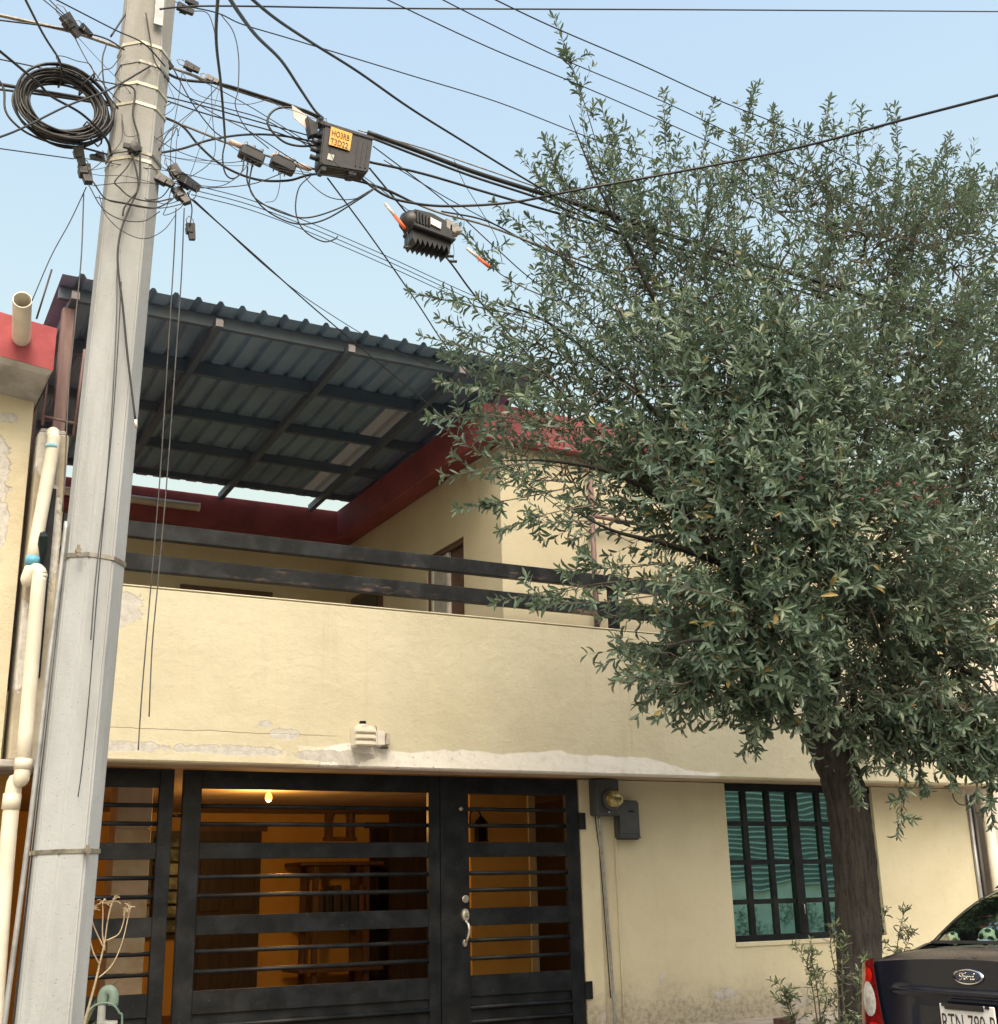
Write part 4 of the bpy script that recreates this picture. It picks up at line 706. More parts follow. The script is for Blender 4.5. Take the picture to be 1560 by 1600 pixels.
obj('sky_patch', *slab([(.42, .16), (.68, .24), (.68, .46), (.42, .38)], -.012, -.002), simple('sky_patch_white', (.80, .80, .78), .5), r)  # white sheet stands in for sky showing through a hole
for k in range(5): bevobj('rib', slab([(.12+.07*k, .10+.02*k), (.15+.07*k, .10+.02*k), (.15+.07*k, .5), (.12+.07*k, .5)], -.02, .02), M_plast, r, .002)
bevobj('clamp_lug', slab([(.80, -.05), (1.12, .1), (1.2, .25), (1.0, .42), (.8, .3)], .0, .09), M_strand, r, .006)
for a, b_ in (((2.802, -2.720, 5.459), (2.806, -2.720, 5.353)), ((3.090, -2.700, 5.460), (3.107, -2.700, 5.373)), ((3.131, -2.700, 5.470), (3.129, -2.700, 5.342))):
    pg = tube('plug', [Vector(b_)+Vector((-.025, 0, -.006)), Vector(b_)+Vector((.025, 0, .004))], .0095, M_plast, r, 8); tube('cord', smooth_path([a, Vector(a).lerp(Vector(b_), .5)+Vector((.008, 0, 0)), b_], 4), .0018, M_cabg, pg, 5)
M_or = simple('orange_plastic', (.78, .14, .05), .5); M_wh = simple('white_tubing', (.62, .58, .54), .5)
for a, b_, lab in (((2.680, -2.660, 5.659), (2.789, -2.720, 5.479), 'orange and white marker tube left of the fibre terminal'), ((3.272, -2.620, 5.508), (3.412, -2.660, 5.387), 'orange and white marker tube among the left leaves')):
    q = root('marker_tube', a, lab, 'marker'); A, B = Vector(a), Vector(b_); m_ = A.lerp(B, .5)
    tube('white_half', [A, m_], .0105, M_wh, q, 10); tube('orange_half', [m_, B], .0115, M_or, q, 10)

# ---------------------------------------------------------------- street tree and saplings
def leafmat(name, c_old, c_new, c_back, tl=.22):
    m, nt, b = nodes(name); t = NT(nt)
    at = nt.nodes.new('ShaderNodeAttribute'); at.attribute_name = 'rnd'; an = nt.nodes.new('ShaderNodeAttribute'); an.attribute_name = 'age'
    c = t.mix(at.outputs['Fac'], c_old, tuple(v*1.85 for v in c_old)); c = t.mix(an.outputs['Fac'], c, c_new); c = t.mix(t.ramp(at.outputs['Fac'], .985, .99), c, (.30, .22, .07))
    ge = nt.nodes.new('ShaderNodeNewGeometry'); c = t.mix(t.math('MULTIPLY', ge.outputs['Backfacing'], .75), c, c_back)
    nt.links.new(c, b.inputs['Base Color']); b.inputs['Roughness'].default_value = .42; b.inputs['Specular IOR Level'].default_value = .55
    tr = nt.nodes.new('ShaderNodeBsdfTranslucent'); nt.links.new(t.mix(.5, c, (.15, .24, .09)), tr.inputs[0])
    mx = nt.nodes.new('ShaderNodeMixShader'); mx.inputs[0].default_value = tl; out = nt.nodes['Material Output']
    nt.links.new(b.outputs[0], mx.inputs[1]); nt.links.new(tr.outputs[0], mx.inputs[2]); nt.links.new(mx.outputs[0], out.inputs[0]); return m
M_leaf = leafmat('tree_leaf', (.056, .096, .074), (.23, .29, .19), (.14, .175, .14), .30)
M_bark, nt, b = nodes('tree_bark'); t = NT(nt)
f1 = t.noise(9, 6, .7, (4.5, 4.5, .5), .6); c = t.mix(t.ramp(f1, .36, .62), (.007, .0065, .006), (.032, .029, .027))
c = t.mix(t.math('MULTIPLY', t.ramp(t.noise(3, 4, .6), .55, .75), .4), c, (.045, .043, .04))
nt.links.new(c, b.inputs['Base Color']); b.inputs['Roughness'].default_value = .95; nt.links.new(t.bump(t.math('ADD', f1, t.math('MULTIPLY', t.noise(60, 4, .7, (2, 2, .6)), .3)), 1.0, .022), b.inputs['Normal'])
M_twig = simple('twig_bark', (.06, .05, .04), .9, col2=(.10, .085, .065), scale=12)
LEAF = np.array([(0, 0, 0), (.22, .085, .02), (.58, .145, .03), (.88, .085, -.01), (1, 0, -.07), (.88, -.085, -.01), (.58, -.145, .03), (.22, -.085, .02), (.24, 0, -.01), (.60, 0, -.015), (.88, 0, -.045)], float)
LF = np.array([(0, 8, 1), (1, 8, 9), (1, 9, 2), (2, 9, 10), (2, 10, 3), (3, 10, 4), (0, 7, 8), (7, 9, 8), (7, 6, 9), (6, 10, 9), (6, 5, 10), (5, 4, 10)])
def frames(D, N):
    D = D/np.linalg.norm(D, axis=1, keepdims=True); N = N-D*(D*N).sum(1, keepdims=True); N /= np.linalg.norm(N, axis=1, keepdims=True)+1e-9
    return D, np.cross(N, D), N
class Foliage:
    def __init__(s): s.P = []; s.D = []; s.N = []; s.L = []; s.A = []; s.W = []; s.stems = []
    def shoot(s, p, d, L, n=14, ll=.07, rosette=6, age=.0, bend=0.25, r=.0028, spread=1.0):
        p = np.array(p, float); d = np.array(d, float); d /= np.linalg.norm(d)
        b_ = rng.normal(0, bend, 3); b_[2] += bend*.7
        ts = np.linspace(0, 1, 6); path = p+np.outer(ts*L, d)+np.outer((ts**2)*L*.5, b_); s.stems.append((path, r))
        k = np.arange(n); t = .12+.86*(k+rng.random(n)*.6)/n
        q = p+np.outer(t*L, d)+np.outer((t**2)*L*.5, b_); tang = d+np.outer(t*L, b_)/max(L, .01)*1.0
        tang /= np.linalg.norm(tang, axis=1, keepdims=True)
        u = np.cross(d, [.3, .2, .9]); u /= np.linalg.norm(u); w = np.cross(d, u)
        a = k*2.4+rng.random(n)*.7+rng.random()*6; rad = np.outer(np.cos(a), u)+np.outer(np.sin(a), w)
        el = rng.uniform(.55, 1.05, n)[:, None]*spread
        D = tang*np.cos(el)+rad*np.sin(el)+np.array([0, 0, -1.])*rng.uniform(-.1, .5, n)[:, None]; N = tang*np.sin(el)-rad*np.cos(el)+rng.normal(0, .25, (n, 3)); N[:, 2] += .35
        s.P.append(q); s.D.append(D); s.N.append(N); s.L.append(ll*rng.uniform(.5, 1.25, n)); s.A.append(np.clip(age+.25*(t-.75)+rng.normal(0, .05, n), 0, 1))
        if rosette:
            a = np.arange(rosette)*2*np.pi/rosette+rng.random()*6; rad = np.outer(np.cos(a), u)+np.outer(np.sin(a), w); el = rng.uniform(.5, 1.2, rosette)[:, None]
            td = tang[-1]; D = td*np.cos(el)+rad*np.sin(el); N = td*np.sin(el)-rad*np.cos(el)
            s.P.append(np.repeat(path[-1][None], rosette, 0)); s.D.append(D); s.N.append(N); s.L.append(ll*rng.uniform(.6, 1.1, rosette)); s.A.append(np.clip(np.full(rosette, age+.22)+rng.normal(0, .08, rosette), 0, 1))
    def arrays(s):
        return np.concatenate(s.P), np.concatenate(s.D), np.concatenate(s.N), np.concatenate(s.L), np.concatenate(s.A)
def leaf_mesh(name, P, D, N, L, A, wid=1.0):
    n = len(P); X, Y, Z = frames(D, N); w = (wid*rng.uniform(.85, 1.15, n))
    k = LEAF[None]*L[:, None, None]; curl = rng.uniform(-2.5, 4.5, n)
    V = P[:, None]+k[..., :1]*X[:, None]+k[..., 1:2]*Y[:, None]*w[:, None, None]+k[..., 2:3]*Z[:, None]*curl[:, None, None]
    V = V.reshape(-1, 3); F = (LF[None]+(np.arange(n)*11)[:, None, None]).reshape(-1, 3)
    me = bpy.data.meshes.new(name); me.vertices.add(len(V)); me.vertices.foreach_set('co', V.ravel().astype(np.float32))
    me.loops.add(F.size); me.loops.foreach_set('vertex_index', F.ravel().astype(np.int32)); me.polygons.add(len(F))
    me.polygons.foreach_set('loop_start', np.arange(0, F.size, 3, dtype=np.int32)); me.polygons.foreach_set('loop_total', np.full(len(F), 3, np.int32)); me.update(calc_edges=True)
    for nm, v in (('rnd', np.repeat(rng.random(n), 11)), ('age', np.repeat(A, 11))):
        at = me.attributes.new(nm, 'FLOAT', 'POINT'); at.data.foreach_set('value', v.astype(np.float32))
    me.shade_smooth(); return me
def stems_mesh(stems, sides=3):
    V = []; F = []
    for path, r in stems:
        n = len(path); n0 = len(V); t = path[-1]-path[0]; t = t/(np.linalg.norm(t)+1e-9); u = np.cross(t, (.31, .52, .8)); u /= np.linalg.norm(u); w = np.cross(t, u)
        for i in range(n):
            rr = (r if np.isscalar(r) else r[0]+(r[1]-r[0])*i/(n-1))*(1 if not np.isscalar(r) else 1-.7*i/(n-1))
            for k in range(sides):
                a = 2*math.pi*k/sides; V.append(path[i]+(u*math.cos(a)+w*math.sin(a))*rr)
        for i in range(n-1):
            for k in range(sides): F.append([n0+i*sides+k, n0+i*sides+(k+1) % sides, n0+(i+1)*sides+(k+1) % sides, n0+(i+1)*sides+k])
    return V, F
# limbs
tree = root('street_tree', tuple((5.871, -2.700, 0.687)[:2])+(.16,), 'large leafy street tree in front of the black window', 'tree')
tb = [(5.913, -2.700, 0.721), (5.957, -2.700, 1.212), (5.986, -2.700, 1.645), (5.971, -2.700, 2.051), (5.902, -2.700, 2.319), (5.801, -2.700, 2.568)]
tb = [(tb[0][0]+.02, -2.7, .12), (tb[0][0]+.008, -2.7, .3)]+tb
P = smooth_path(tb, 8); n = len(P)
R = [.146+.05*math.exp(-i/4)-.012*i/n for i in range(n)]
limbs = [(P, R)]
top = Vector(tb[-1])
LD = [([(5.888, -2.700, 2.381), (5.667, -2.800, 2.653), (5.365, -2.900, 2.871), (5.079, -3.000, 3.162), (4.774, -3.100, 3.441), (4.430, -3.200, 3.702), (4.096, -3.300, 3.950)], .085, .006), ([(5.826, -2.700, 2.548), (5.710, -2.729, 2.836), (5.699, -2.757, 3.264), (5.648, -2.786, 3.744), (5.578, -2.814, 4.326), (5.444, -2.843, 4.864), (5.308, -2.871, 5.413), (5.160, -2.900, 5.867)], .095, .005),
      ([(5.933, -2.700, 2.299), (6.247, -2.657, 2.615), (6.593, -2.614, 2.838), (6.974, -2.571, 3.171), (7.351, -2.529, 3.749), (7.694, -2.486, 4.421), (8.045, -2.443, 5.260), (8.318, -2.400, 6.031)], .075, .006), ([(5.849, -2.700, 2.506), (6.036, -2.617, 2.917), (6.318, -2.533, 3.550), (6.627, -2.450, 4.292), (6.957, -2.367, 5.103), (7.313, -2.283, 5.993), (7.577, -2.200, 6.692)], .075, .006),
      ([(5.163, -2.900, 3.190), (4.876, -2.840, 4.036), (4.547, -2.780, 4.544), (4.152, -2.720, 4.861), (3.807, -2.660, 5.092), (3.462, -2.600, 5.183)], .034, .004), ([(5.584, -2.850, 3.675), (5.066, -2.800, 4.624), (4.724, -2.750, 5.245), (4.477, -2.700, 5.801), (4.273, -2.650, 6.279), (4.117, -2.600, 6.783)], .035, .003), ([(6.795, -2.600, 3.036), (6.806, -2.933, 2.958), (6.717, -3.267, 2.810), (6.518, -3.600, 2.543)], .035, .006), ([(5.277, -3.000, 2.848), (4.714, -3.233, 2.889), (4.253, -3.467, 2.849), (3.860, -3.700, 2.742)], .030, .004),
      ([(5.710, -2.750, 3.534), (5.719, -3.033, 3.821), (5.550, -3.317, 4.071), (5.222, -3.600, 4.145)], .026, .004), ([(7.349, -2.500, 3.756), (6.666, -2.950, 4.054), (6.052, -3.400, 4.206)], .026, .004), ([(4.855, -3.000, 3.473), (4.320, -3.133, 3.505), (3.864, -3.267, 3.496), (3.525, -3.400, 3.531)], .026, .004), ([(4.582, -3.000, 3.778), (4.044, -3.033, 3.946), (3.571, -3.067, 3.948), (3.209, -3.100, 3.884)], .024, .003)]
for pts, r0, r1 in LD:
    Q = smooth_path(pts, 6); limbs.append((Q, [r0+(r1-r0)*(i/(len(Q)-1))**.7 for i in range(len(Q))]))
tm = join([tubem(q, r, 18 if i == 0 else 10, True, .05 if i == 0 else .03) for i, (q, r) in enumerate(limbs)])
o = obj('trunk', *tm, M_bark, tree, smooth=True)
# crown: leafy shoots spread through clumps, with long tips breaking the outline
fol = Foliage()
nodes_p = []; nodes_r = []
for q, r in limbs[1:]:
    for p, rr in zip(q, r): nodes_p.append(tuple(p))
EL = [  # centre, half sizes, number of shoots, leaf size
    ((5.089, -2.900, 4.545), (1.15, .8, .70), 546, 0.076), ((6.962, -2.700, 5.088), (1.0, .85, .80), 520, 0.074), ((5.733, -3.000, 3.698), (1.10, .80, .72), 559, 0.081), ((4.833, -3.100, 3.021), (.62, .55, .40), 247, 0.085),
    ((6.687, -2.900, 3.136), (.75, .60, .60), 338, 0.085), ((5.206, -2.600, 5.718), (1.35, .8, .66), 350, 0.070), ((7.448, -2.500, 6.393), (1.0, .8, .68), 300, 0.070), ((3.980, -2.600, 4.876), (.70, .5, .50), 105, 0.068),
    ((3.674, -2.750, 4.193), (.50, .4, .34), 48, 0.072), ((4.493, -2.900, 3.922), (.52, .5, .42), 125, 0.078), ((4.753, -2.500, 6.284), (.75, .5, .42), 100, 0.066), ((6.566, -2.400, 6.936), (.9, .5, .38), 115, 0.066),
    ((6.021, -2.950, 2.608), (.34, .25, .22), 78, 0.085), ((4.427, -3.100, 2.777), (.36, .35, .18), 62, 0.080), ((5.010, -3.200, 2.661), (.30, .3, .20), 78, 0.081), ((6.489, -3.100, 2.525), (.42, .35, .24), 143, 0.085), ((6.604, -3.300, 2.421), (.22, .25, .22), 28, 0.092), ((7.442, -2.800, 4.194), (.5, .6, .7), 195, 0.078), ((5.274, -3.400, 4.618), (1.0, .35, .5), 156, 0.078), ((4.654, -3.600, 3.775), (.8, .2, .5), 91, 0.082), ((8.527, -2.600, 5.516), (.7, .7, 1.0), 208, 0.073), ((8.139, -2.400, 7.169), (.4, .4, .38), 65, 0.068)]
core = np.array((5.707, -2.700, 4.098))
SH = []
for c, h, n, ll in EL:
    c = np.array(c); h = np.array(h)
    for _ in range(n):
        v = rng.normal(size=3); v /= np.linalg.norm(v); v *= rng.random()**.42
        p = c+v*h; d = (p-core); d /= np.linalg.norm(d)+1e-6
        d = d*.75+v*.35+rng.normal(0, .38, 3); d[2] += .28
        if p[2] < 3.0: d[2] -= .25
        SH.append((p, d, rng.uniform(.22, .42), int(rng.integers(11, 18)), ll, float(np.clip(rng.normal(.05, .12)+.3*(rng.random() < .10), 0, .9))))
order = np.argsort([np.linalg.norm(s[0]-core) for s in SH])
base = np.array(nodes_p); allp = np.zeros((len(base)+len(SH), 3)); allp[:len(base)] = base; cnt = len(base); rootd = list(np.linalg.norm(base-core, axis=1)*.0)
par = [-1]*cnt; idx = []
for i in order:
    p, d, L, n, ll, age = SH[i]
    st = p-np.array(d)/np.linalg.norm(d)*L*.35
    dd = np.linalg.norm(allp[:cnt]-st, axis=1); j = int(np.argmin(dd+.0))
    allp[cnt] = st; par.append(j); idx.append(cnt); cnt += 1
    fol.shoot(st, d, L, n, ll, int(rng.integers(2, 7)), age, bend=float(rng.uniform(.1, .5)), spread=float(rng.uniform(.75, 1.25)))
load = np.ones(cnt)
for k in range(cnt-1, len(base)-1, -1):
    if par[k] >= 0: load[par[k]] += load[k]
twigs = []
for k in range(len(base), cnt):
    a, b_ = allp[par[k]], allp[k]; m_ = (a+b_)/2+rng.normal(0, .02, 3); r0 = min(.009, .0026*load[k]**.40)
    twigs.append((np.array([a, m_, b_]), (r0*1.1, r0)))
# long free tips: from an inner point to a tip, with side shoots
TIPS = [((4.524, -2.500, 6.171), (4.065, -2.550, 7.626)), ((4.593, -2.600, 6.136), (4.211, -2.600, 7.080)), ((4.807, -2.500, 6.245), (4.532, -2.400, 7.120)), ((5.099, -2.500, 6.321), (5.047, -2.500, 7.315)), ((5.356, -2.400, 6.387), (5.608, -2.400, 7.487)), ((5.668, -2.500, 6.637), (5.965, -2.500, 7.668)),
        ((6.220, -2.400, 6.842), (6.321, -2.300, 7.702)), ((6.186, -2.500, 6.720), (6.772, -2.500, 7.822)), ((7.236, -2.500, 6.879), (7.146, -2.500, 7.832)), ((7.568, -2.400, 6.957), (7.691, -2.400, 8.105)), ((7.646, -2.400, 6.978), (8.334, -2.400, 7.982)), ((8.268, -2.400, 7.011), (8.521, -2.500, 7.657)), ((8.606, -2.400, 7.096), (8.951, -2.400, 7.783)),
        ((4.346, -2.600, 6.071), (3.896, -2.600, 6.518)), ((4.279, -2.600, 5.803), (3.697, -2.600, 6.323)), ((4.112, -2.600, 5.566), (3.503, -2.600, 5.899)), ((3.948, -2.600, 5.289), (3.237, -2.600, 5.631)), ((3.843, -2.600, 5.126), (2.828, -2.700, 5.051)), ((3.881, -2.600, 4.857), (3.044, -2.700, 4.915)), ((3.848, -2.800, 4.592), (2.875, -2.800, 4.729)),
        ((3.937, -2.800, 4.477), (2.916, -3.000, 4.367)), ((3.927, -2.800, 4.258), (2.820, -3.000, 4.112)), ((3.823, -2.800, 4.030), (2.958, -2.900, 3.814)), ((3.847, -2.900, 3.877), (2.988, -3.000, 3.596)), ((3.915, -3.000, 3.734), (3.198, -3.100, 3.462)), ((4.000, -3.000, 3.623), (3.442, -3.100, 3.537)),
        ((4.335, -3.100, 3.394), (3.549, -3.200, 3.250)), ((4.329, -3.100, 3.314), (3.060, -3.300, 3.007)), ((4.273, -3.100, 3.191), (3.308, -3.300, 3.005)), ((4.569, -3.100, 2.786), (3.826, -3.300, 2.651)), ((4.654, -3.100, 2.676), (4.077, -3.300, 2.433)), ((4.943, -3.100, 2.653), (4.823, -3.200, 2.292)), ((5.341, -3.000, 2.730), (4.973, -3.300, 2.435)),
        ((5.799, -3.000, 2.549), (5.679, -3.100, 1.997)), ((6.187, -3.000, 2.525), (5.972, -3.100, 1.806)), ((6.309, -3.000, 2.572), (6.162, -3.200, 2.075)), ((6.572, -3.200, 2.600), (6.437, -3.400, 2.143)), ((6.789, -3.200, 2.482), (6.621, -3.300, 1.856)), ((5.324, -3.400, 3.343), (4.928, -3.900, 4.086)), ((5.099, -3.400, 3.605), (4.390, -3.900, 3.818)), ((6.030, -3.300, 3.437), (6.363, -3.700, 3.503)), ((4.740, -3.400, 3.051), (3.773, -3.800, 3.077)), ((5.759, -3.300, 3.495), (6.134, -3.700, 3.817)), ((5.850, -3.300, 2.999), (5.729, -3.700, 3.073))]
for a, b_ in TIPS:
    a, b_ = np.array(a), np.array(b_); L = np.linalg.norm(b_-a); ts = np.linspace(0, 1, 9); sag = rng.normal(0, .05, 3); path = a+np.outer(ts, b_-a)+np.outer(np.sin(ts*math.pi), sag)
    twigs.append((path, (.006, .0018))); d0 = (b_-a)/L
    j = int(np.argmin(np.linalg.norm(allp[:cnt]-a, axis=1))); twigs.append((np.array([allp[j], (allp[j]+a)/2, a]), (.008, .006)))
    ag = .45 if a[1] < -3.25 and b_[2] > a[2]-.2 else .10
    fol.shoot(path[4], (b_-path[4]), np.linalg.norm(b_-path[4]), int(18+L*14), .070, 6, ag, .03, .003)
    for k in range(int(3+L*4)):
        t0 = rng.uniform(.05, .85); p = a+(b_-a)*t0; d = d0*.8+rng.normal(0, .55, 3); fol.shoot(p, d, rng.uniform(.10, .26)*(1.15-t0*.6), int(rng.integers(7, 12)), .064, 5, ag*.8)
lp_, ld_, ln_, ll_, la_ = fol.arrays()
# the largest leaves in view are parts of their own, the rest is one mass
cp = np.array((0.000, -9.000, 1.500)); dist = np.linalg.norm(lp_-cp, axis=1); score = ll_/dist
rel = lp_-cp; M3 = np.array([[0.882044, -0.120101, -0.455602], [-0.470627, -0.270828, -0.83974], [-0.022536, 0.955106, -0.295405]]); q = rel @ M3; inview = (np.abs(q[:, 0]/-q[:, 2]) < .39) & (np.abs(q[:, 1]/-q[:, 2]) < .40)
big = np.argsort(-score*inview)[:300]; rest = np.ones(len(lp_), bool); rest[big] = False
me = leaf_mesh('crown', lp_[rest], ld_[rest], ln_[rest], ll_[rest], la_[rest]); co = link('crown', me, M_leaf, tree, 'stuff')
obj('twigs', *stems_mesh(twigs+fol.stems), M_twig, tree, kind='stuff')
lm = [leaf_mesh('leaf', np.zeros((1, 3)), np.array([[1., 0, 0]]), np.array([[0, 0, 1.]]), np.ones(1), np.array([a])) for a in (.0, .12, .3)]
for m_ in lm: m_.materials.append(M_leaf)
Xb, Yb, Zb = frames(ld_[big], ln_[big]); tl0 = Vector(tree.location)
for k, i in enumerate(big):
    o = bpy.data.objects.new('leaf', lm[0 if la_[i] < .08 else 1 if la_[i] < .25 else 2]); COL.objects.link(o); o.parent = tree
    Mx = Matrix([list(Xb[k]), list(Yb[k]), list(Zb[k])]).transposed().to_4x4() @ Matrix.Scale(float(ll_[i]), 4); o.matrix_local = Matrix.Translation(Vector(lp_[i])-tl0) @ Mx
# saplings round the trunk
M_sap = leafmat('sapling_leaf', (.075, .10, .055), (.17, .24, .09), (.16, .18, .13))
def sapling(b0, stems, label, ll=.055):
    r = root('sapling', tuple(b0), label, 'sapling'); f = Foliage()
    for P, age in stems:
        P = [np.array(p) for p in smooth_path(P, 4)]; f.stems.append((np.array(P), (.006, .002)))
        for k in range(1, len(P)):
            d = P[k]-P[k-1]; L = np.linalg.norm(d)
            f.shoot(P[k-1], d, L, max(2, int(L/.028)), ll, 0, age, .02, .002, 1.25)
            if k > 1 and rng.random() < .75: f.shoot(P[k], d/L*.5+rng.normal(0, .6, 3), rng.uniform(.05, .13), 5, ll*.85, 4, age)
        f.shoot(P[-1], P[-1]-P[-2], .05, 3, ll, 6, age+.1)
    link('foliage', leaf_mesh('foliage', *f.arrays(), .9), M_sap, r, 'stuff'); obj('stem', *stems_mesh(f.stems, 5), M_twig, r)
    return r
zg_ = .166
def dn(p): return (p[0], p[1], zg_)
sapling(dn((5.663, -2.950, 0.717)), [([(5.499, -2.950, 0.518), (5.498, -2.950, 0.728), (5.516, -2.950, 0.940), (5.490, -2.950, 1.122), (5.495, -2.950, 1.231)], .1), ([(5.487, -3.000, 0.523), (5.502, -3.000, 0.731), (5.501, -3.000, 0.943), (5.541, -3.000, 1.157)], 0), ([(5.558, -2.950, 0.513), (5.663, -2.950, 0.717), (5.663, -2.950, 0.896), (5.746, -2.950, 1.038)], .1)], 'taller sapling growing against the left side of the trunk')
sapling(dn((5.849, -2.300, 0.660)), [([(5.823, -2.400, 0.442), (5.815, -2.400, 0.669), (5.799, -2.400, 0.881), (5.773, -2.400, 1.018), (5.730, -2.400, 1.105)], .35), ([(5.823, -2.400, 0.442), (5.841, -2.400, 0.706), (5.833, -2.400, 0.937), (5.810, -2.400, 1.055)], .45), ([(5.840, -2.350, 0.436), (5.891, -2.350, 0.661), (5.954, -2.350, 0.812), (5.904, -2.350, 0.932)], .1)], 'bright green sapling a step left of the trunk')
sapling((7.35, -.35, .405), [([(7.383, -0.350, 0.396), (7.341, -0.350, 0.503), (7.301, -0.350, 0.629), (7.268, -0.350, 0.706)], .3), ([(7.383, -0.350, 0.396), (7.357, -0.350, 0.526), (7.327, -0.350, 0.618)], .2)], 'small single sapling by the wall ledge under the window', .07)
sapling(dn((6.723, -2.100, 0.591)), [([(6.559, -2.200, 0.368), (6.650, -2.200, 0.765), (6.749, -2.200, 1.010), (6.806, -2.200, 1.177), (6.870, -2.200, 1.304)], .25), ([(6.559, -2.200, 0.368), (6.592, -2.200, 0.769), (6.606, -2.200, 1.058), (6.656, -2.200, 1.267)], .1), ([(6.576, -2.200, 0.366), (6.699, -2.200, 0.846), (6.828, -2.200, 1.049), (6.891, -2.200, 1.131)], .2)], 'thin sapling right of the trunk above the car boot')

# ---------------------------------------------------------------- parked saloon, rear towards the camera
CX0, CY0c = 4.56, -4.79
M_paint, nt, b = nodes('dark_navy_car_paint'); t = NT(nt)
ge = nt.nodes.new('ShaderNodeNewGeometry'); sp = nt.nodes.new('ShaderNodeSeparateXYZ'); nt.links.new(ge.outputs['Normal'], sp.inputs[0])
dust = t.math('MULTIPLY', t.ramp(sp.outputs[2], .45, .98), t.ramp(t.noise(7, 6, .7, (1, .5, 1)), .25, .75))
nt.links.new(t.mix(t.math('MULTIPLY', dust, .75), (.006, .009, .018), (.13, .105, .085)), b.inputs['Base Color'])
nt.links.new(t.math('ADD', .16, t.math('MULTIPLY', dust, .45)), b.inputs['Roughness']); b.inputs['Coat Weight'].default_value = .15; b.inputs['Coat Roughness'].default_value = .1; b.inputs['Specular IOR Level'].default_value = .22
M_trim = simple('black_rubber_trim', (.012, .012, .013), .5)
M_cglass, nt, b = nodes('green_car_glass'); gl = nt.nodes.new('ShaderNodeBsdfGlossy'); gl.inputs[0].default_value = (.85, .95, .9, 1); gl.inputs[1].default_value = .02
tp = nt.nodes.new('ShaderNodeBsdfTransparent'); tp.inputs[0].default_value = (.55, .72, .62, 1); fr_ = nt.nodes.new('ShaderNodeFresnel'); fr_.inputs[0].default_value = 1.38
mx = nt.nodes.new('ShaderNodeMixShader'); fm = nt.nodes.new('ShaderNodeMath'); fm.operation = 'MULTIPLY'; fm.inputs[1].default_value = .45; nt.links.new(fr_.outputs[0], fm.inputs[0]); nt.links.new(fm.outputs[0], mx.inputs[0]); nt.links.new(tp.outputs[0], mx.inputs[1]); nt.links.new(gl.outputs[0], mx.inputs[2]); nt.links.new(mx.outputs[0], nt.nodes['Material Output'].inputs[0])
def lens(name, col, k=0.0, rough=.08):
    m, nt, b = nodes(name); t = NT(nt); nt.links.new(t.mix(t.ramp(t.noise(30, 2, .5), .35, .75), col, tuple(c*.55 for c in col)), b.inputs['Base Color']); b.inputs['Roughness'].default_value = rough; b.inputs['Coat Weight'].default_value = .25; b.inputs['Coat Roughness'].default_value = .05; return m
M_lr, M_lr2, M_lw = lens('red_lens', (.20, .004, .008)), lens('bright_red_lens', (.62, .012, .008)), lens('clear_lens', (.62, .62, .60))
M_chrome = simple('chrome', (.75, .76, .78), .12, 1.0)
car = root('parked_car', (CX0+2.2, CY0c, 0), 'dark blue saloon car parked at the kerb, seen from behind', 'car')
def cp_(u, v, z): return Vector((CX0+u, CY0c+v, z))
def rear(v): return .12*(abs(v)/.80)**4.5
def face(v, z, off=0.0):
    k = (z-.62)/.55
    return cp_(rear(v)+.055*max(0, k)**1.6+.05*max(0, .62-z)/.3-.0*z-off-.018*math.exp(-((z-1.035)/.012)**2)*max(0, 1-(abs(v)/.50)**6)+(.012 if (z < .995 and z > .80 and abs(v) < .33) else 0), v, z)
def zt(v): return 1.178-.028*(abs(v)/.62)**2
SY = .812
def panel(name, fn, us, vs, mat, par=car, smooth=True, thick=0):
    o = obj(name, *gridm(fn, us, vs), mat, par, smooth=smooth)
    if thick: md = o.modifiers.new('s', 'SOLIDIFY'); md.thickness = thick; md.offset = 0
    return o
lid = panel('boot_lid', lambda v, s: face(v, .70+(zt(v)-.70)*s), lin(-.62, .62, 41), [0, .1, .2, .3, .4, .5, .56, .60, .64, .66, .68, .70, .72, .74, .76, .80, .85, .9, .95, 1], M_paint)
def deck(v, s):
    e = face(v, zt(v)); u = e.x-CX0+s*(.46+.02*(abs(v)/.62)**2-(e.x-CX0)); z = zt(v)+.045*math.sin(min(1, s*1.05)*math.pi/2)-.012*(1-s)**6
    w = v
    return cp_(u, w, z-.0*(abs(v)))
panel('boot_deck', deck, lin(-.655, .655, 31), [0, .03, .08, .15, .25, .4, .6, .8, 1], M_paint)
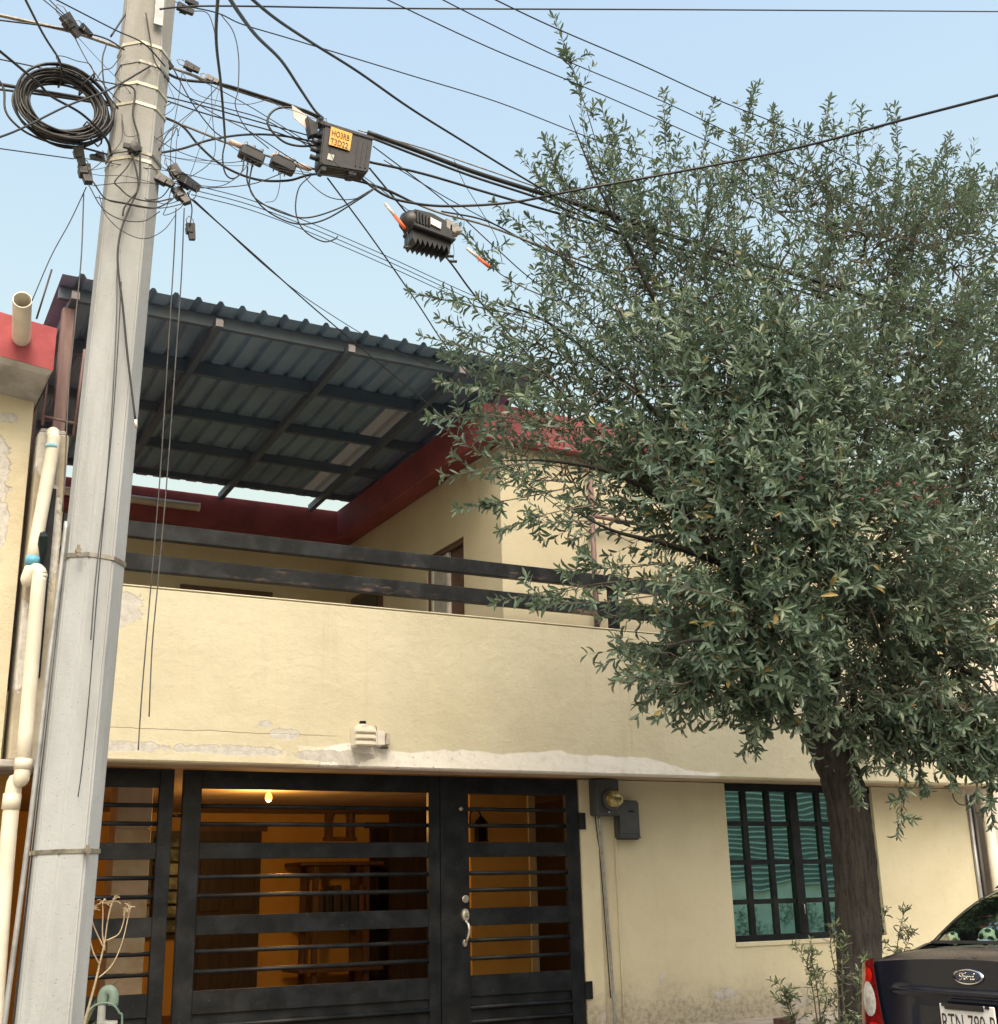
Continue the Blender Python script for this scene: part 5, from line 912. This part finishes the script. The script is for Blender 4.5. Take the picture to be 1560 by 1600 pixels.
# shoulders and side panels
def shoulder(sgn):
    def f(u, s):
        v0 = .655+.025*math.sin(min(1, u/.6)*1.5); z0 = (deck(.655, min(1, max(0, (u-.12)/.36))).z if u < .48 else 1.222+.0*u)
        a = s*math.pi/2
        so__ = SY-.08*max(0, 1-(u-.12)/.35); vv = v0+(so__-v0)*math.sin(a); zz_ = z0-(.10)*(1-math.cos(a))
        uu = max(u, rear(min(vv, .80)) + .015)
        return cp_(uu, sgn*vv, zz_)
    return f
for sg in (1, -1):
    panel('shoulder', shoulder(sg), lin(.12, 3.3, 30), lin(0, 1, 9), M_paint)
    def side(u, s, sg=sg):
        z = 1.12-.85*s; bulge = .025*math.sin(s*math.pi); wh = 0
        return cp_(u, sg*(SY-.03-.045*max(0, 1-(u-.12)/.3)+bulge*.3-.05*s*s-(.12*max(0, (u-3.5)/.9)**2)), z)
    panel('side_panel', side, lin(.13, 4.3, 46), lin(0, 1, 8), M_paint)
    panel('quarter_corner', lambda s, z, sg=sg: cp_(rear(.64+.165*s), sg*(.64+.165*s), z), lin(0, 1, 10), lin(.60, .78, 4), M_paint)
    # tail lamp wrapping the corner
    tl_ = root
    def tail(s, q, sg=sg, off=.0):
        z = .775+(1.168-.775)*q; vi = .490+.128*q**.9; vv = vi+(.815-vi)*s
        p = face(vv, z, 0); return cp_(p.x-CX0-.010-off+.02*s*s, sg*vv, z-.035*s*q*q*1.2)
    tb_ = panel('tail_lamp', tail, lin(0, 1, 16), lin(0, 1, 14), M_lr)
    def disc(zc, hz, s0, s1, off, mat, name):
        V = []; F = []; n = 22
        for r_ in (0.0001, .55, 1.0):
            for k in range(n):
                a = 2*math.pi*k/n; ss = (s0+s1)/2+(s1-s0)/2*r_*math.cos(a); q_ = (zc+hz*r_*math.sin(a)-.775)/.393; p = tail(ss, q_); V.append(p-Vector((off*(1.25-r_**2), 0, 0))+Vector((0, sg*off*.6, 0)))
        for i in range(2):
            for k in range(n): F.append([i*n+k, i*n+(k+1) % n, (i+1)*n+(k+1) % n, (i+1)*n+k])
        return obj(name, V, F, mat, tb_, smooth=True)
    disc(.985, .082, .10, .66, .007, M_lw, 'reverse_lens'); disc(1.095, .040, .12, .62, .004, M_lr2, 'reflector'); disc(.835, .045, .06, .56, .004, M_lr2, 'reflector')
    panel('lamp_seam', lambda s, q, sg=sg: tail(-.005+.02*s, q, sg)+Vector((-.002, 0, 0)), lin(0, 1, 3), lin(0, 1, 12), M_trim)
panel('lower_boot', lambda v, s: face(v, .62+.08*s)+Vector((.008, 0, 0)), lin(-.62, .62, 21), lin(0, 1, 3), M_paint)
panel('bumper', lambda v, s: cp_(rear(v)*1.05-.09*math.sin(min(1, s*1.4)*math.pi/2)*(1-.3*(abs(v)/.82)**6)+.03, v, .64-.34*s), lin(-.82, .82, 31), lin(0, 1, 8), M_paint)
panel('bumper_top', lambda v, s: cp_(rear(v)*1.05+.03+.05*s, v, .641+.004*s), lin(-.80, .80, 31), lin(0, 1, 3), M_trim)
# greenhouse: roof, pillars, glass
RZ = 1.535
def roofv(u): return .545+.0*u
GB = lambda v: cp_(.475+.03*(v/.62)**2*0, v, 1.224-.006*(abs(v)/.6)**2)         # rear glass base
GT = lambda v: cp_(1.02, v*.86, RZ-.022-.018*(abs(v)/.62)**2)
def rg(v, s): p = GB(v).lerp(GT(v), s); return p+Vector((0, 0, .035*math.sin(s*math.pi)))+Vector((-.03*(1-(v/.62)**2), 0, 0))
panel('rear_glass', rg, lin(-.62, .62, 21), lin(.0, 1, 12), M_cglass)
panel('glass_band', lambda v, s: rg(v, .0+.035*s)+Vector((-.003, 0, .003)), lin(-.62, .62, 21), lin(0, 1, 2), M_trim)
for sg in (1, -1):
    panel('c_pillar', lambda s, q, sg=sg: rg(sg*(.60), q)+Vector((.30*s*s*(1-q*.25)+.02*s, sg*(.085*s), -.012*s-.06*s*s*(1-q))), lin(0, 1, 7), lin(0, 1, 12), M_paint)
    panel('pillar_seal', lambda s, q, sg=sg: rg(sg*(.588+.02*s), q)+Vector((-.004, 0, .005)), lin(0, 1, 2), lin(0, 1, 12), M_trim)
    panel('side_glass', lambda u, q, sg=sg: cp_(.86+u*(1.95-.35*q)+.20*q, sg*(.725-.14*q-.02*(u-.5)**2), 1.225+.27*q), lin(0, 1, 14), lin(0, 1, 5), M_cglass)
    panel('roof_rail', lambda u, q, sg=sg: cp_(.98+1.69*u, sg*(.53+.075*q), RZ-.020-.028*q*q-.02*abs(u-.5)), lin(0, 1, 12), lin(0, 1, 4), M_paint)
    panel('b_pillar', lambda s, q, sg=sg: cp_(1.85+.07*s, sg*(.732-.14*q), 1.225+.27*q), [0, 1], [0, .5, 1], M_trim)
panel('roof', lambda u, v: cp_(1.015+1.68*u, v, RZ-.022+.03*math.sin(u*math.pi)-.018*(abs(v)/.53)**2), lin(0, 1, 14), lin(-.53, .53, 15), M_paint)
panel('windscreen', lambda u, v: cp_(2.69+.72*u, v*(1+.12*u), RZ-.03-.018*(abs(v)/.53)**2-.36*u), lin(0, 1, 8), lin(-.53, .53, 11), M_cglass)
panel('bonnet', lambda u, v: cp_(3.38+1.0*u-.18*(v/.75)**2*u, v, 1.13-.16*u**1.6-.05*(v/.75)**2), lin(0, 1, 12), lin(-.76, .76, 15), M_paint)
panel('front_bumper', lambda v, s: cp_(4.36-.22*(abs(v)/.8)**3+.06*math.sin(s*math.pi), v, .95-.65*s), lin(-.80, .80, 21), lin(0, 1, 8), M_paint)
panel('underbody', lambda u, v: cp_(.2+4.0*u, v, .24), lin(0, 1, 3), lin(-.78, .78, 3), M_trim)
M_tyre = simple('tyre_rubber', (.02, .02, .02), .85)
for u in (.82, 3.45):
    for sg in (1, -1):
        wh = lathe('wheel', [(.18, -.10), (.29, -.10), (.315, -.075), (.315, .075), (.29, .10), (.18, .10)], cp_(u, sg*.72, .315), M_tyre, car, 'Y', 28)
        lathe('rim', [(.001, -.085), (.06, -.09), (.17, -.07), (.19, -.095), (.19, .095), (.17, .07), (.06, .09), (.001, .085)], cp_(u, sg*.72, .315), M_silver, wh, 'Y', 20)
        panel('wheel_arch', lambda a, s, u=u, sg=sg: cp_(u+(.335+.05*s)*math.cos(a), sg*(SY+.012), .315+(.335+.05*s)*math.sin(a)), lin(.0, math.pi, 16), [0, 1], M_trim)
# cabin
M_int = simple('grey_cabin_cloth', (.06, .065, .065), .9, col2=(.09, .095, .09), scale=10)
box('parcel_shelf', (CX0+.50, CY0c-.60, 1.19), (CX0+1.0, CY0c+.60, 1.203), M_int, car)
for v in (-.36, .36):
    st = bevobj('rear_seat', boxm((CX0+1.0, CY0c+v-.30, .6), (CX0+1.14, CY0c+v+.30, 1.20)), M_int, car, .03); bevobj('headrest', boxm((CX0+1.0, CY0c+v-.12, 1.205), (CX0+1.10, CY0c+v+.12, 1.33)), M_int, st, .03)
    fs_ = bevobj('front_seat', boxm((CX0+1.9, CY0c+v-.25, .5), (CX0+2.05, CY0c+v+.25, 1.15)), M_int, car, .03); bevobj('headrest', boxm((CX0+1.93, CY0c+v-.12, 1.16), (CX0+2.02, CY0c+v+.12, 1.32)), M_int, fs_, .03)
# oval badge with script lettering
ez = 1.108
def badge(rx, rz, off, mat, name, par, dome=.0):
    V = []; F = []; n = 36
    for r_ in (.0001, .5, .85, 1.0):
        for k in range(n):
            a = 2*math.pi*k/n; v, z = rx*r_*math.cos(a), rz*r_*math.sin(a); V.append(face(v, ez+z)+Vector((-off-dome*(1-r_**2), 0, 0)))
    for k in range(n):
        a = 2*math.pi*k/n; V.append(face(rx*math.cos(a), ez+rz*math.sin(a))+Vector((.003, 0, 0)))
    for i in range(4):
        for k in range(n): F.append([i*n+k, i*n+(k+1) % n, (i+1)*n+(k+1) % n, (i+1)*n+k])
    return obj(name, V, F, mat, par, smooth=True)
bd = badge(.085, .034, .008, M_chrome, 'oval_badge', car, .001)
badge(.077, .0275, .0092, simple('badge_blue', (.012, .022, .055), .2), 'badge_field', bd, .0015)
def stroke(pts, name='script_stroke', r=.0027):
    Q = smooth_path([face(-x*.001, ez+z*.001)+Vector((-.0122, 0, 0)) for x, z in pts], 5); tube(name, Q, r, M_chrome, bd, 6)
stroke([(-34, -2), (-40, 4), (-38, 12), (-28, 15), (-14, 13), (-4, 17)]); stroke([(-20, 14), (-23, 4), (-27, -8), (-34, -14), (-42, -12)]); stroke([(-29, 1), (-20, 3), (-13, 2)])
stroke([(-6, 2), (-13, 0), (-16, -7), (-12, -12), (-5, -10), (-2, -4), (-5, 2), (4, 1)]); stroke([(6, 3), (9, 0), (7, -7), (5, -12)]); stroke([(9, -2), (14, 2), (20, 1)])
stroke([(34, 1), (27, 2), (22, -4), (23, -11), (29, -11), (35, -3), (42, 16)]); stroke([(38, 4), (34, -7), (36, -12), (43, -8)])
# number plate
pt = 1.012
pz0, pz1 = .848, .992
pl_ = box('number_plate', (CX0+.004, CY0c-.153, pz0), (CX0+.014, CY0c+.153, pz1), simple('plate_white', (.68, .69, .70), .4, col2=(.60, .60, .61), scale=9), car, bev=.003)
for o_ in (pl_,): o_.data.update()
bevobj('plate_frame', boxm((CX0-.004, CY0c-.10, pz1-.022), (CX0+.0035, CY0c+.118, pz1+.002)), M_trim, pl_, .002)
for v in (-.12, .125): bevobj('frame_tab', boxm((CX0-.003, CY0c+v-.012, pz1-.010), (CX0+.0035, CY0c+v+.012, pz1+.002)), M_trim, pl_, .002)
text('RTN-780-B', (CX0+.0025, CY0c+.147, pz0+.030), Vector((0, -1, 0))*.60, (0, 0, 1), .108, M_ink, 'plate_lettering', pl_)
# two toy footballs on the parcel shelf
ico = bmesh.new(); bmesh.ops.create_icosphere(ico, subdivisions=1, radius=1); i12 = [v.co.normalized() for v in ico.verts][:12]; ico.free()
bmi = bmesh.new(); bmesh.ops.create_icosphere(bmi, subdivisions=1, radius=1); bmi.free()
phi = (1+5**.5)/2; i12 = [Vector(v).normalized() for v in [(0, a, b2*phi) for a in (-1, 1) for b2 in (-1, 1)]+[(a, b2*phi, 0) for a in (-1, 1) for b2 in (-1, 1)]+[(b2*phi, 0, a) for a in (-1, 1) for b2 in (-1, 1)]]
M_bw, M_bk = simple('ball_white', (.78, .77, .70), .5), simple('ball_black', (.02, .02, .02), .5)
for (px, rad, lab) in (((5.160, -4.213, 1.230), .034, 'smaller dim toy football behind the left of the rear glass'), ((5.160, -4.436, 1.234), .045, 'brighter white and black toy football behind the rear glass')):
    r = root('toy_football', (px[0], px[1], 1.204), lab, 'ball'); c = Vector((px[0], px[1], 1.2045+rad)); Rm = Matrix.Rotation(.5+rad*9, 3, 'X') @ Matrix.Rotation(.9, 3, 'Z')
    for nm, mat, want in (('ball_cover', M_bw, False), ('black_patches', M_bk, True)):
        bm = bmesh.new(); bmesh.ops.create_icosphere(bm, subdivisions=4, radius=1)
        kill = [f for f in bm.faces if (max(f.calc_center_median().normalized().dot(q) for q in i12) > .935) != want]
        bmesh.ops.delete(bm, geom=kill, context='FACES')
        for v in bm.verts: v.co = c+Rm @ v.co*rad
        me = bpy.data.meshes.new(nm); bm.to_mesh(me); bm.free(); me.shade_smooth(); link(nm, me, mat, r)

# ---------------------------------------------------------------- fittings on the facade
M_mgrey = simple('meter_grey_paint', (.060, .066, .074), .5, col2=(.045, .05, .056), scale=8, bump=.1)
mt = root('electric_meter', tuple((6.095, 0.360, 2.279)), 'grey electric meter with round glass dial under the balcony', 'meter')
mA, mB = (5.939, 0.330, 2.444), (6.220, 0.330, 2.142)
MY = .33
bevobj('socket_box', boxm((mA[0], MY, mB[2]), (mB[0]-.02, G-.001, 2.455)), M_mgrey, mt, .01)
cxm, cym = (6.102, 0.300, 2.280)[0], (6.102, 0.300, 2.280)[2]
lathe('bezel', [(.001, 0), (.090, 0), (.092, -.03), (.080, -.04), (.072, -.04)], (cxm, MY-.001, cym), M_mgrey, mt, 'Y', 32)
mg, nt, b = nodes('meter_face'); t = NT(nt); nt.links.new(t.mix(t.ramp(t.noise(24, 3, .6), .4, .62), (.46, .38, .16), (.20, .15, .05)), b.inputs['Base Color']); b.inputs['Roughness'].default_value = .12; b.inputs['Coat Weight'].default_value = .6
lathe('glass_dome', [(.071, -.035), (.071, -.085), (.066, -.10), (.045, -.112), (.001, -.116)], (cxm, MY-.001, cym), mg, mt, 'Y', 32)
box('display', (cxm-.035, MY-.119, cym-.012), (cxm+.035, MY-.111, cym+.012), simple('meter_display', (.10, .08, .02), .3), mt)
box('name_plate', (cxm-.025, MY-.113, cym+.03), (cxm+.025, MY-.104, cym+.045), M_dark, mt)
lathe('seal', [(.001, -.006), (.008, -.004), (.008, 0)], (cxm-.02, MY, mB[2]+.03), M_silver, mt, 'Y', 8)
tube('conduit', smooth_path([((6.009, 0.360, 2.169)[0], .38, mB[2]+.01), ((6.040, 0.400, 1.794)[0], .40, (6.040, 0.400, 1.794)[2]), ((6.069, 0.410, 1.268)[0], .41, (6.069, 0.410, 1.268)[2]), ((6.090, 0.410, 0.754)[0], .41, (6.090, 0.410, 0.754)[2]), ((6.093, 0.410, 0.256)[0], .41, .42)], 4), .011, M_galv, mt, 8)
tube('ground_wire', smooth_path([((5.981, 0.360, 2.147)[0], .40, mB[2]), ((6.034, 0.420, 1.689)[0], .425, (6.034, 0.420, 1.689)[2]), ((6.072, 0.420, 0.654)[0], .425, (6.072, 0.420, 0.654)[2])], 5), .005, M_cab, mt, 6)
bb = root('breaker_box', tuple((6.339, 0.400, 2.109)), 'dark grey breaker box right of the round meter', 'breaker box')
bA, bB = (6.195, 0.370, 2.281), (6.437, 0.370, 1.943)
bevobj('case', boxm((bA[0], .375, bB[2]), (bB[0], G-.001, bA[2])), M_mgrey, bb, .016)
bevobj('door', boxm((bA[0]+.018, .366, bB[2]+.05), (bB[0]-.02, .380, bA[2]-.05)), M_mgrey, bb, .004)
box('slot', ((bA[0]+bB[0])/2-.01, .3645, bA[2]-.105), ((bA[0]+bB[0])/2+.055, .367, bA[2]-.088), simple('slot_black', (.004, .004, .004), .8), bb, bev=.001)
box('hinge_rib', (bA[0]+.012, .36, bB[2]+.012), (bB[0]-.012, .377, bB[2]+.022), M_mgrey, bb)
cv = root('cable_cover', (6.2, .44, .42), 'narrow cream cable cover strip running down under the breaker box', 'cover strip')
box('strip', ((6.198, 0.440, 2.012)[0], .432, .42), ((6.198, 0.440, 2.012)[0]+.018, .4495, 2.12), M_wall, cv, bev=.003)
# broken flood light on the parapet
fl_ = root('wall_light', tuple((3.646, -0.050, 2.704)), 'cream ribbed wall light box with dark opening on the parapet', 'wall light')
A, B = (3.536, -0.100, 2.767), (3.695, -0.100, 2.603)
bevobj('housing', boxm((A[0], -.11, B[2]), (B[0], -.004, A[2])), M_pvc, fl_, .012)
for k in range(3):
    z = B[2]+.01+k*(A[2]-B[2]-.02)/3; bevobj('rib', boxm((A[0]-.006, -.135, z), (B[0]+.004, -.108, z+.034)), M_pvc, fl_, .008)
lathe('eye', [(.001, -.03), (.022, -.028), (.026, -.01), (.026, .03), (.001, .031)], ((A[0]+B[0])/2-.005, -.07, A[2]+.006), simple('black_lens', (.01, .01, .012), .2), fl_, 'Z', 18)
lathe('collar', [(.034, -.012), (.040, -.010), (.040, .004), (.034, .006)], ((A[0]+B[0])/2-.005, -.068, A[2]+.006), M_white, fl_, 'Z', 18)
br = root('broken_socket', tuple((3.796, -0.050, 2.676)), 'broken white lamp socket beside the ribbed wall light', 'socket')
A2, B2 = (3.719, -0.080, 2.738), (3.799, -0.080, 2.619)
bevobj('base', boxm((A2[0]+.004, -.075, B2[2]), (B2[0], -.004, A2[2])), M_white, br, .01)
bevobj('bracket', boxm((B2[0]+.001, -.09, B2[2]+.01), (B2[0]+.035, -.03, A2[2]-.02)), simple('stained_white', (.45, .42, .38), .7, col2=(.12, .10, .09), scale=30), br, .006)
tube('stub_wire', smooth_path([(A2[0]+.01, -.06, A2[2]), (A2[0]+.0, -.08, A2[2]+.02), (A2[0]-.004, -.075, A2[2]+.035)], 4), .003, M_cabg, br, 5)
box('terminal', (B2[0]-.025, -.08, B2[2]-.018), (B2[0]+.02, -.04, B2[2]-.001), M_dark, br)
bc = root('parapet_box', tuple((8.802, -0.030, 2.738)), 'small black box on the parapet right of the tree trunk', 'box')
q = (8.785, -0.050, 2.754); bevobj('case', boxm((q[0]-.06, -.07, q[2]-.07), (q[0]+.06, -.003, q[2]+.07)), M_plast, bc, .008); tube('cord', smooth_path([(q[0], -.03, q[2]-.07), (q[0]+.02, -.03, q[2]-.13), (q[0]+.05, -.02, q[2]-.16)], 4), .004, M_cab, bc, 5)
# right end of the facade: conduits, downpipe, neighbour wall
rn = root('right_neighbour_wall', (13, .6, 0), 'pale plaster wall beyond the cream downpipe at the right border', 'wall')
box('wall', (10.98, .5, 0), (20, 3, 5.2), stucco('pale_plaster', (.62, .56, .50), (.54, .48, .42), streak=.3), rn)
rd = root('downpipe', (10.85, .4, .4), 'cream downpipe at the right end of the yellow house', 'pipe')
tube('pipe', [(10.86, .40, .3), (10.86, .40, 2.38)], .058, M_pvc, rd, 16); tube('elbow', smooth_path([(10.86, .40, 2.30), (10.86, .40, 2.44), (10.84, .2, 2.52), (10.80, .02, 2.56), (10.78, -.06, 2.68)], 5), .060, M_pvc, rd, 14); tube('riser', [(10.78, -.06, 2.62), (10.78, -.06, 3.9)], .05, M_pvc, rd, 14)
tube('collar', [(10.86, .40, 1.20), (10.86, .40, 1.32)], .065, M_pvc, rd, 16)
rc = root('service_conduits', (10.68, .4, .4), 'dark twin conduits with a looped wire beside the cream downpipe', 'conduit')
tube('conduit', [(10.645, .43, .4), (10.63, .43, 2.40)], .020, M_cond, rc, 8); tube('conduit', [(10.72, .44, .4), (10.71, .44, 2.40)], .024, simple('dark_conduit', (.06, .055, .05), .5), rc, 8)
tube('looped_wire', smooth_path([(10.341, 0.360, 2.403), (10.350, 0.360, 2.352), (10.406, 0.360, 2.301), (10.497, 0.360, 2.289), (10.570, 0.360, 2.329), (10.599, 0.360, 2.381)], 4), .006, M_cab, rc, 6)
tube('wall_wire', smooth_path([(10.040, -0.010, 2.907), (10.026, -0.010, 2.684), (9.982, -0.010, 2.588), (9.963, -0.010, 2.437)], 4), .004, M_cab, rc, 6)
box('wire_clip', (9.947, -0.010, 2.543)[:1]+(-.02, (9.947, -0.010, 2.543)[2]), ((9.999, -0.010, 2.588)[0], -.002, (9.999, -0.010, 2.588)[2]), simple('rusty_clip', (.10, .045, .03), .8), rc)
tube('faucet', smooth_path([(10.7, .38, 1.20), (10.7, .26, 1.20), (10.7, .24, 1.16)], 4), .014, M_brass, rc, 8)
# loose brick on the ledge
o = bevobj('brick', boxm((7.346, -0.100, 0.381)[:1]+(-.2, .406), ((7.346, -0.100, 0.381)[0]+.18, -.10, .455), rot=Matrix.Rotation(.15, 3, 'Z')), simple('old_brick', (.16, .07, .05), .9, col2=(.10, .06, .05), scale=12, bump=.5), None, .006); tag(o, 'broken dark red brick lying on the wall ledge', 'brick')
# tap and hose beside the pole
fp = root('water_tap', tuple((1.431, -2.000, 0.948)), 'green elbow on a grey standpipe beside the pole foot', 'tap')
M_gr = simple('green_fitting', (.15, .24, .20), .5, col2=(.20, .27, .235), scale=12); M_gp = simple('grey_pipe', (.36, .38, .37), .5)
tz = (1.429, -2.000, 1.025)
tube('standpipe', [(tz[0]-.025, -2.0, .16), (tz[0]-.02, -2.0, tz[2])], .020, M_gp, fp, 12)
tube('elbow', smooth_path([(tz[0]-.02, -2.0, tz[2]-.01), (tz[0]-.015, -2.0, tz[2]+.04), (tz[0]+.01, -2.01, tz[2]+.055), (tz[0]+.03, -2.02, tz[2]+.03), (tz[0]+.03, -2.02, tz[2]-.02)], 4), .026, M_gr, fp, 12)
tube('valve', [(tz[0]-.02, -2.0, tz[2]-.11), (tz[0]+.055, -2.03, tz[2]-.115)], .022, M_gp, fp, 10)
wire([(tz[0]-.12, -2.05, tz[2]-.08), (tz[0]-.07, -2.05, tz[2]-.015), (tz[0]+.0, -2.08, tz[2]-.005), (tz[0]+.05, -2.08, tz[2]-.05), (tz[0]+.075, -2.06, tz[2]-.15), (tz[0]+.08, -2.0, .18)], .0055, 'thin pale green hose curving from the standpipe at the pole foot', 'hose', mat=M_gr, name='hose')
# dried weed
M_straw = simple('dry_straw', (.52, .44, .30), .9, col2=(.40, .31, .21), scale=20)
dw = root('dried_weed', tuple((1.259, -2.300, 0.949)), 'bare dried weed with curled seed heads in front of the gate', 'weed')
stem = [Vector(p) for p in smooth_path([(1.257, -2.250, 0.773), (1.280, -2.250, 0.945), (1.316, -2.250, 1.119), (1.334, -2.250, 1.223), (1.351, -2.250, 1.328), (1.358, -2.250, 1.420), (1.374, -2.250, 1.506)], 5)]
tube('stem', stem, [.0075*(1-.75*i/len(stem)) for i in range(len(stem))], M_straw, dw, 6)
tips = []
for P in ([(1.334, -2.250, 1.214), (1.295, -2.250, 1.285), (1.266, -2.250, 1.392), (1.263, -2.250, 1.468)], [(1.355, -2.250, 1.282), (1.312, -2.250, 1.360), (1.286, -2.250, 1.416), (1.275, -2.250, 1.483)], [(1.354, -2.250, 1.292), (1.337, -2.250, 1.359), (1.333, -2.250, 1.451), (1.326, -2.250, 1.513)], [(1.358, -2.250, 1.328), (1.416, -2.250, 1.357), (1.437, -2.250, 1.417), (1.440, -2.250, 1.464)], [(1.333, -2.250, 1.154), (1.394, -2.250, 1.211), (1.435, -2.250, 1.310), (1.458, -2.250, 1.432), (1.465, -2.250, 1.479)], [(1.358, -2.250, 1.420), (1.366, -2.250, 1.481), (1.379, -2.250, 1.518)]):
    P = smooth_path(P, 5); tube('branch', P, [.004*(1-.5*i/len(P)) for i in range(len(P))], M_straw, dw, 5); tips.append(P[-1])
for p in tips:
    V = []; F = []
    for k in range(12):
        d_ = Vector((random.uniform(-1, 1), random.uniform(-1, 1), random.uniform(-.3, 1.4))).normalized(); L = random.uniform(.02, .05)
        m_ = tubem([p, p+d_*L*.6, p+d_*L+Vector((random.uniform(-.012, .012), 0, -.012))], .0018, 4); n0 = len(V); V += m_[0]; F += [[i+n0 for i in f] for f in m_[1]]
    obj('seed_head', V, F, M_straw, dw)
M_blade = simple('agave_green', (.10, .14, .10), .6, col2=(.20, .22, .15), scale=6)
wl_ = root('strap_leaf_plant', tuple((1.340, -1.900, 0.916)), 'long narrow grey green leaves behind the dried weed', 'plant')
for P in ([(1.302, -1.950, 0.801), (1.359, -1.950, 0.964), (1.432, -1.950, 1.068), (1.497, -1.950, 1.118)], [(1.311, -1.900, 0.796), (1.354, -1.900, 0.946), (1.402, -1.900, 1.036), (1.442, -1.900, 1.071)], [(1.314, -1.950, 0.800), (1.364, -1.950, 0.903), (1.419, -1.950, 0.927), (1.467, -1.950, 0.893)]):
    P = smooth_path(P, 6); V = []; n = len(P)
    for i, p in enumerate(P):
        w = .030*math.sin(math.pi*min(.97, .25+.73*i/n)); V += [p+Vector((-w*.7, 0, -w*.7)), p+Vector((0, .012, 0)), p+Vector((w*.7, 0, w*.7)), p+Vector((0, .015, -.003))]
    F = []
    for i in range(n-1):
        for k in range(4): F.append([i*4+k, i*4+(k+1) % 4, i*4+4+(k+1) % 4, i*4+4+k])
    obj('leaf', V, F, M_blade, wl_, smooth=True)

# ---------------------------------------------------------------- far side of the street (mirrored in the window)
op = root('opposite_house', (20, -13.5, 0), 'house across the street mirrored in the green window panes', 'house')
box('wall', (9, -14, 0), (34, -13.2, 6), stucco('opposite_render', (.62, .60, .55), (.52, .50, .46), streak=.3), op)
M_slat = simple('slat_metal', (.80, .82, .82), .5, col2=(.72, .74, .74), scale=3); M_slatback = simple('slat_shadow_board', (.16, .19, .19), .8)
box('shutter_back', (9.5, -13.19, 1.62), (33, -13.17, 4.6), M_slatback, op)
for i in range(25):
    z = 1.66+i*.115
    obj('shutter_slat', [(9.5, -13.165, z), (33, -13.165, z), (33, -13.10, z-.012), (9.5, -13.10, z-.012), (9.5, -13.165, z-.012), (33, -13.165, z-.012), (33, -13.10, z-.024), (9.5, -13.10, z-.024)], [[3, 2, 1, 0], [4, 5, 6, 7], [0, 4, 7, 3], [3, 7, 6, 2]], M_slat, op)

hd = root('opposite_hedge', (19, -12.2, .165), 'low row of shrubs along the far sidewalk mirrored in the panes', 'hedge')
f = Foliage()
for k in range(420):
    x = rng.uniform(14, 25); h = .35+.55*abs(math.sin(x*1.7)); f.shoot((x, rng.uniform(-12.6, -12.0), .17+rng.random()**.7*h), (rng.normal(0, .5), rng.normal(0, .5), 1), .22, 9, .09, 4, .1)
link('foliage', leaf_mesh('foliage', *f.arrays()), M_sap, hd, 'stuff'); obj('stems', *stems_mesh(f.stems), M_twig, hd, kind='stuff')
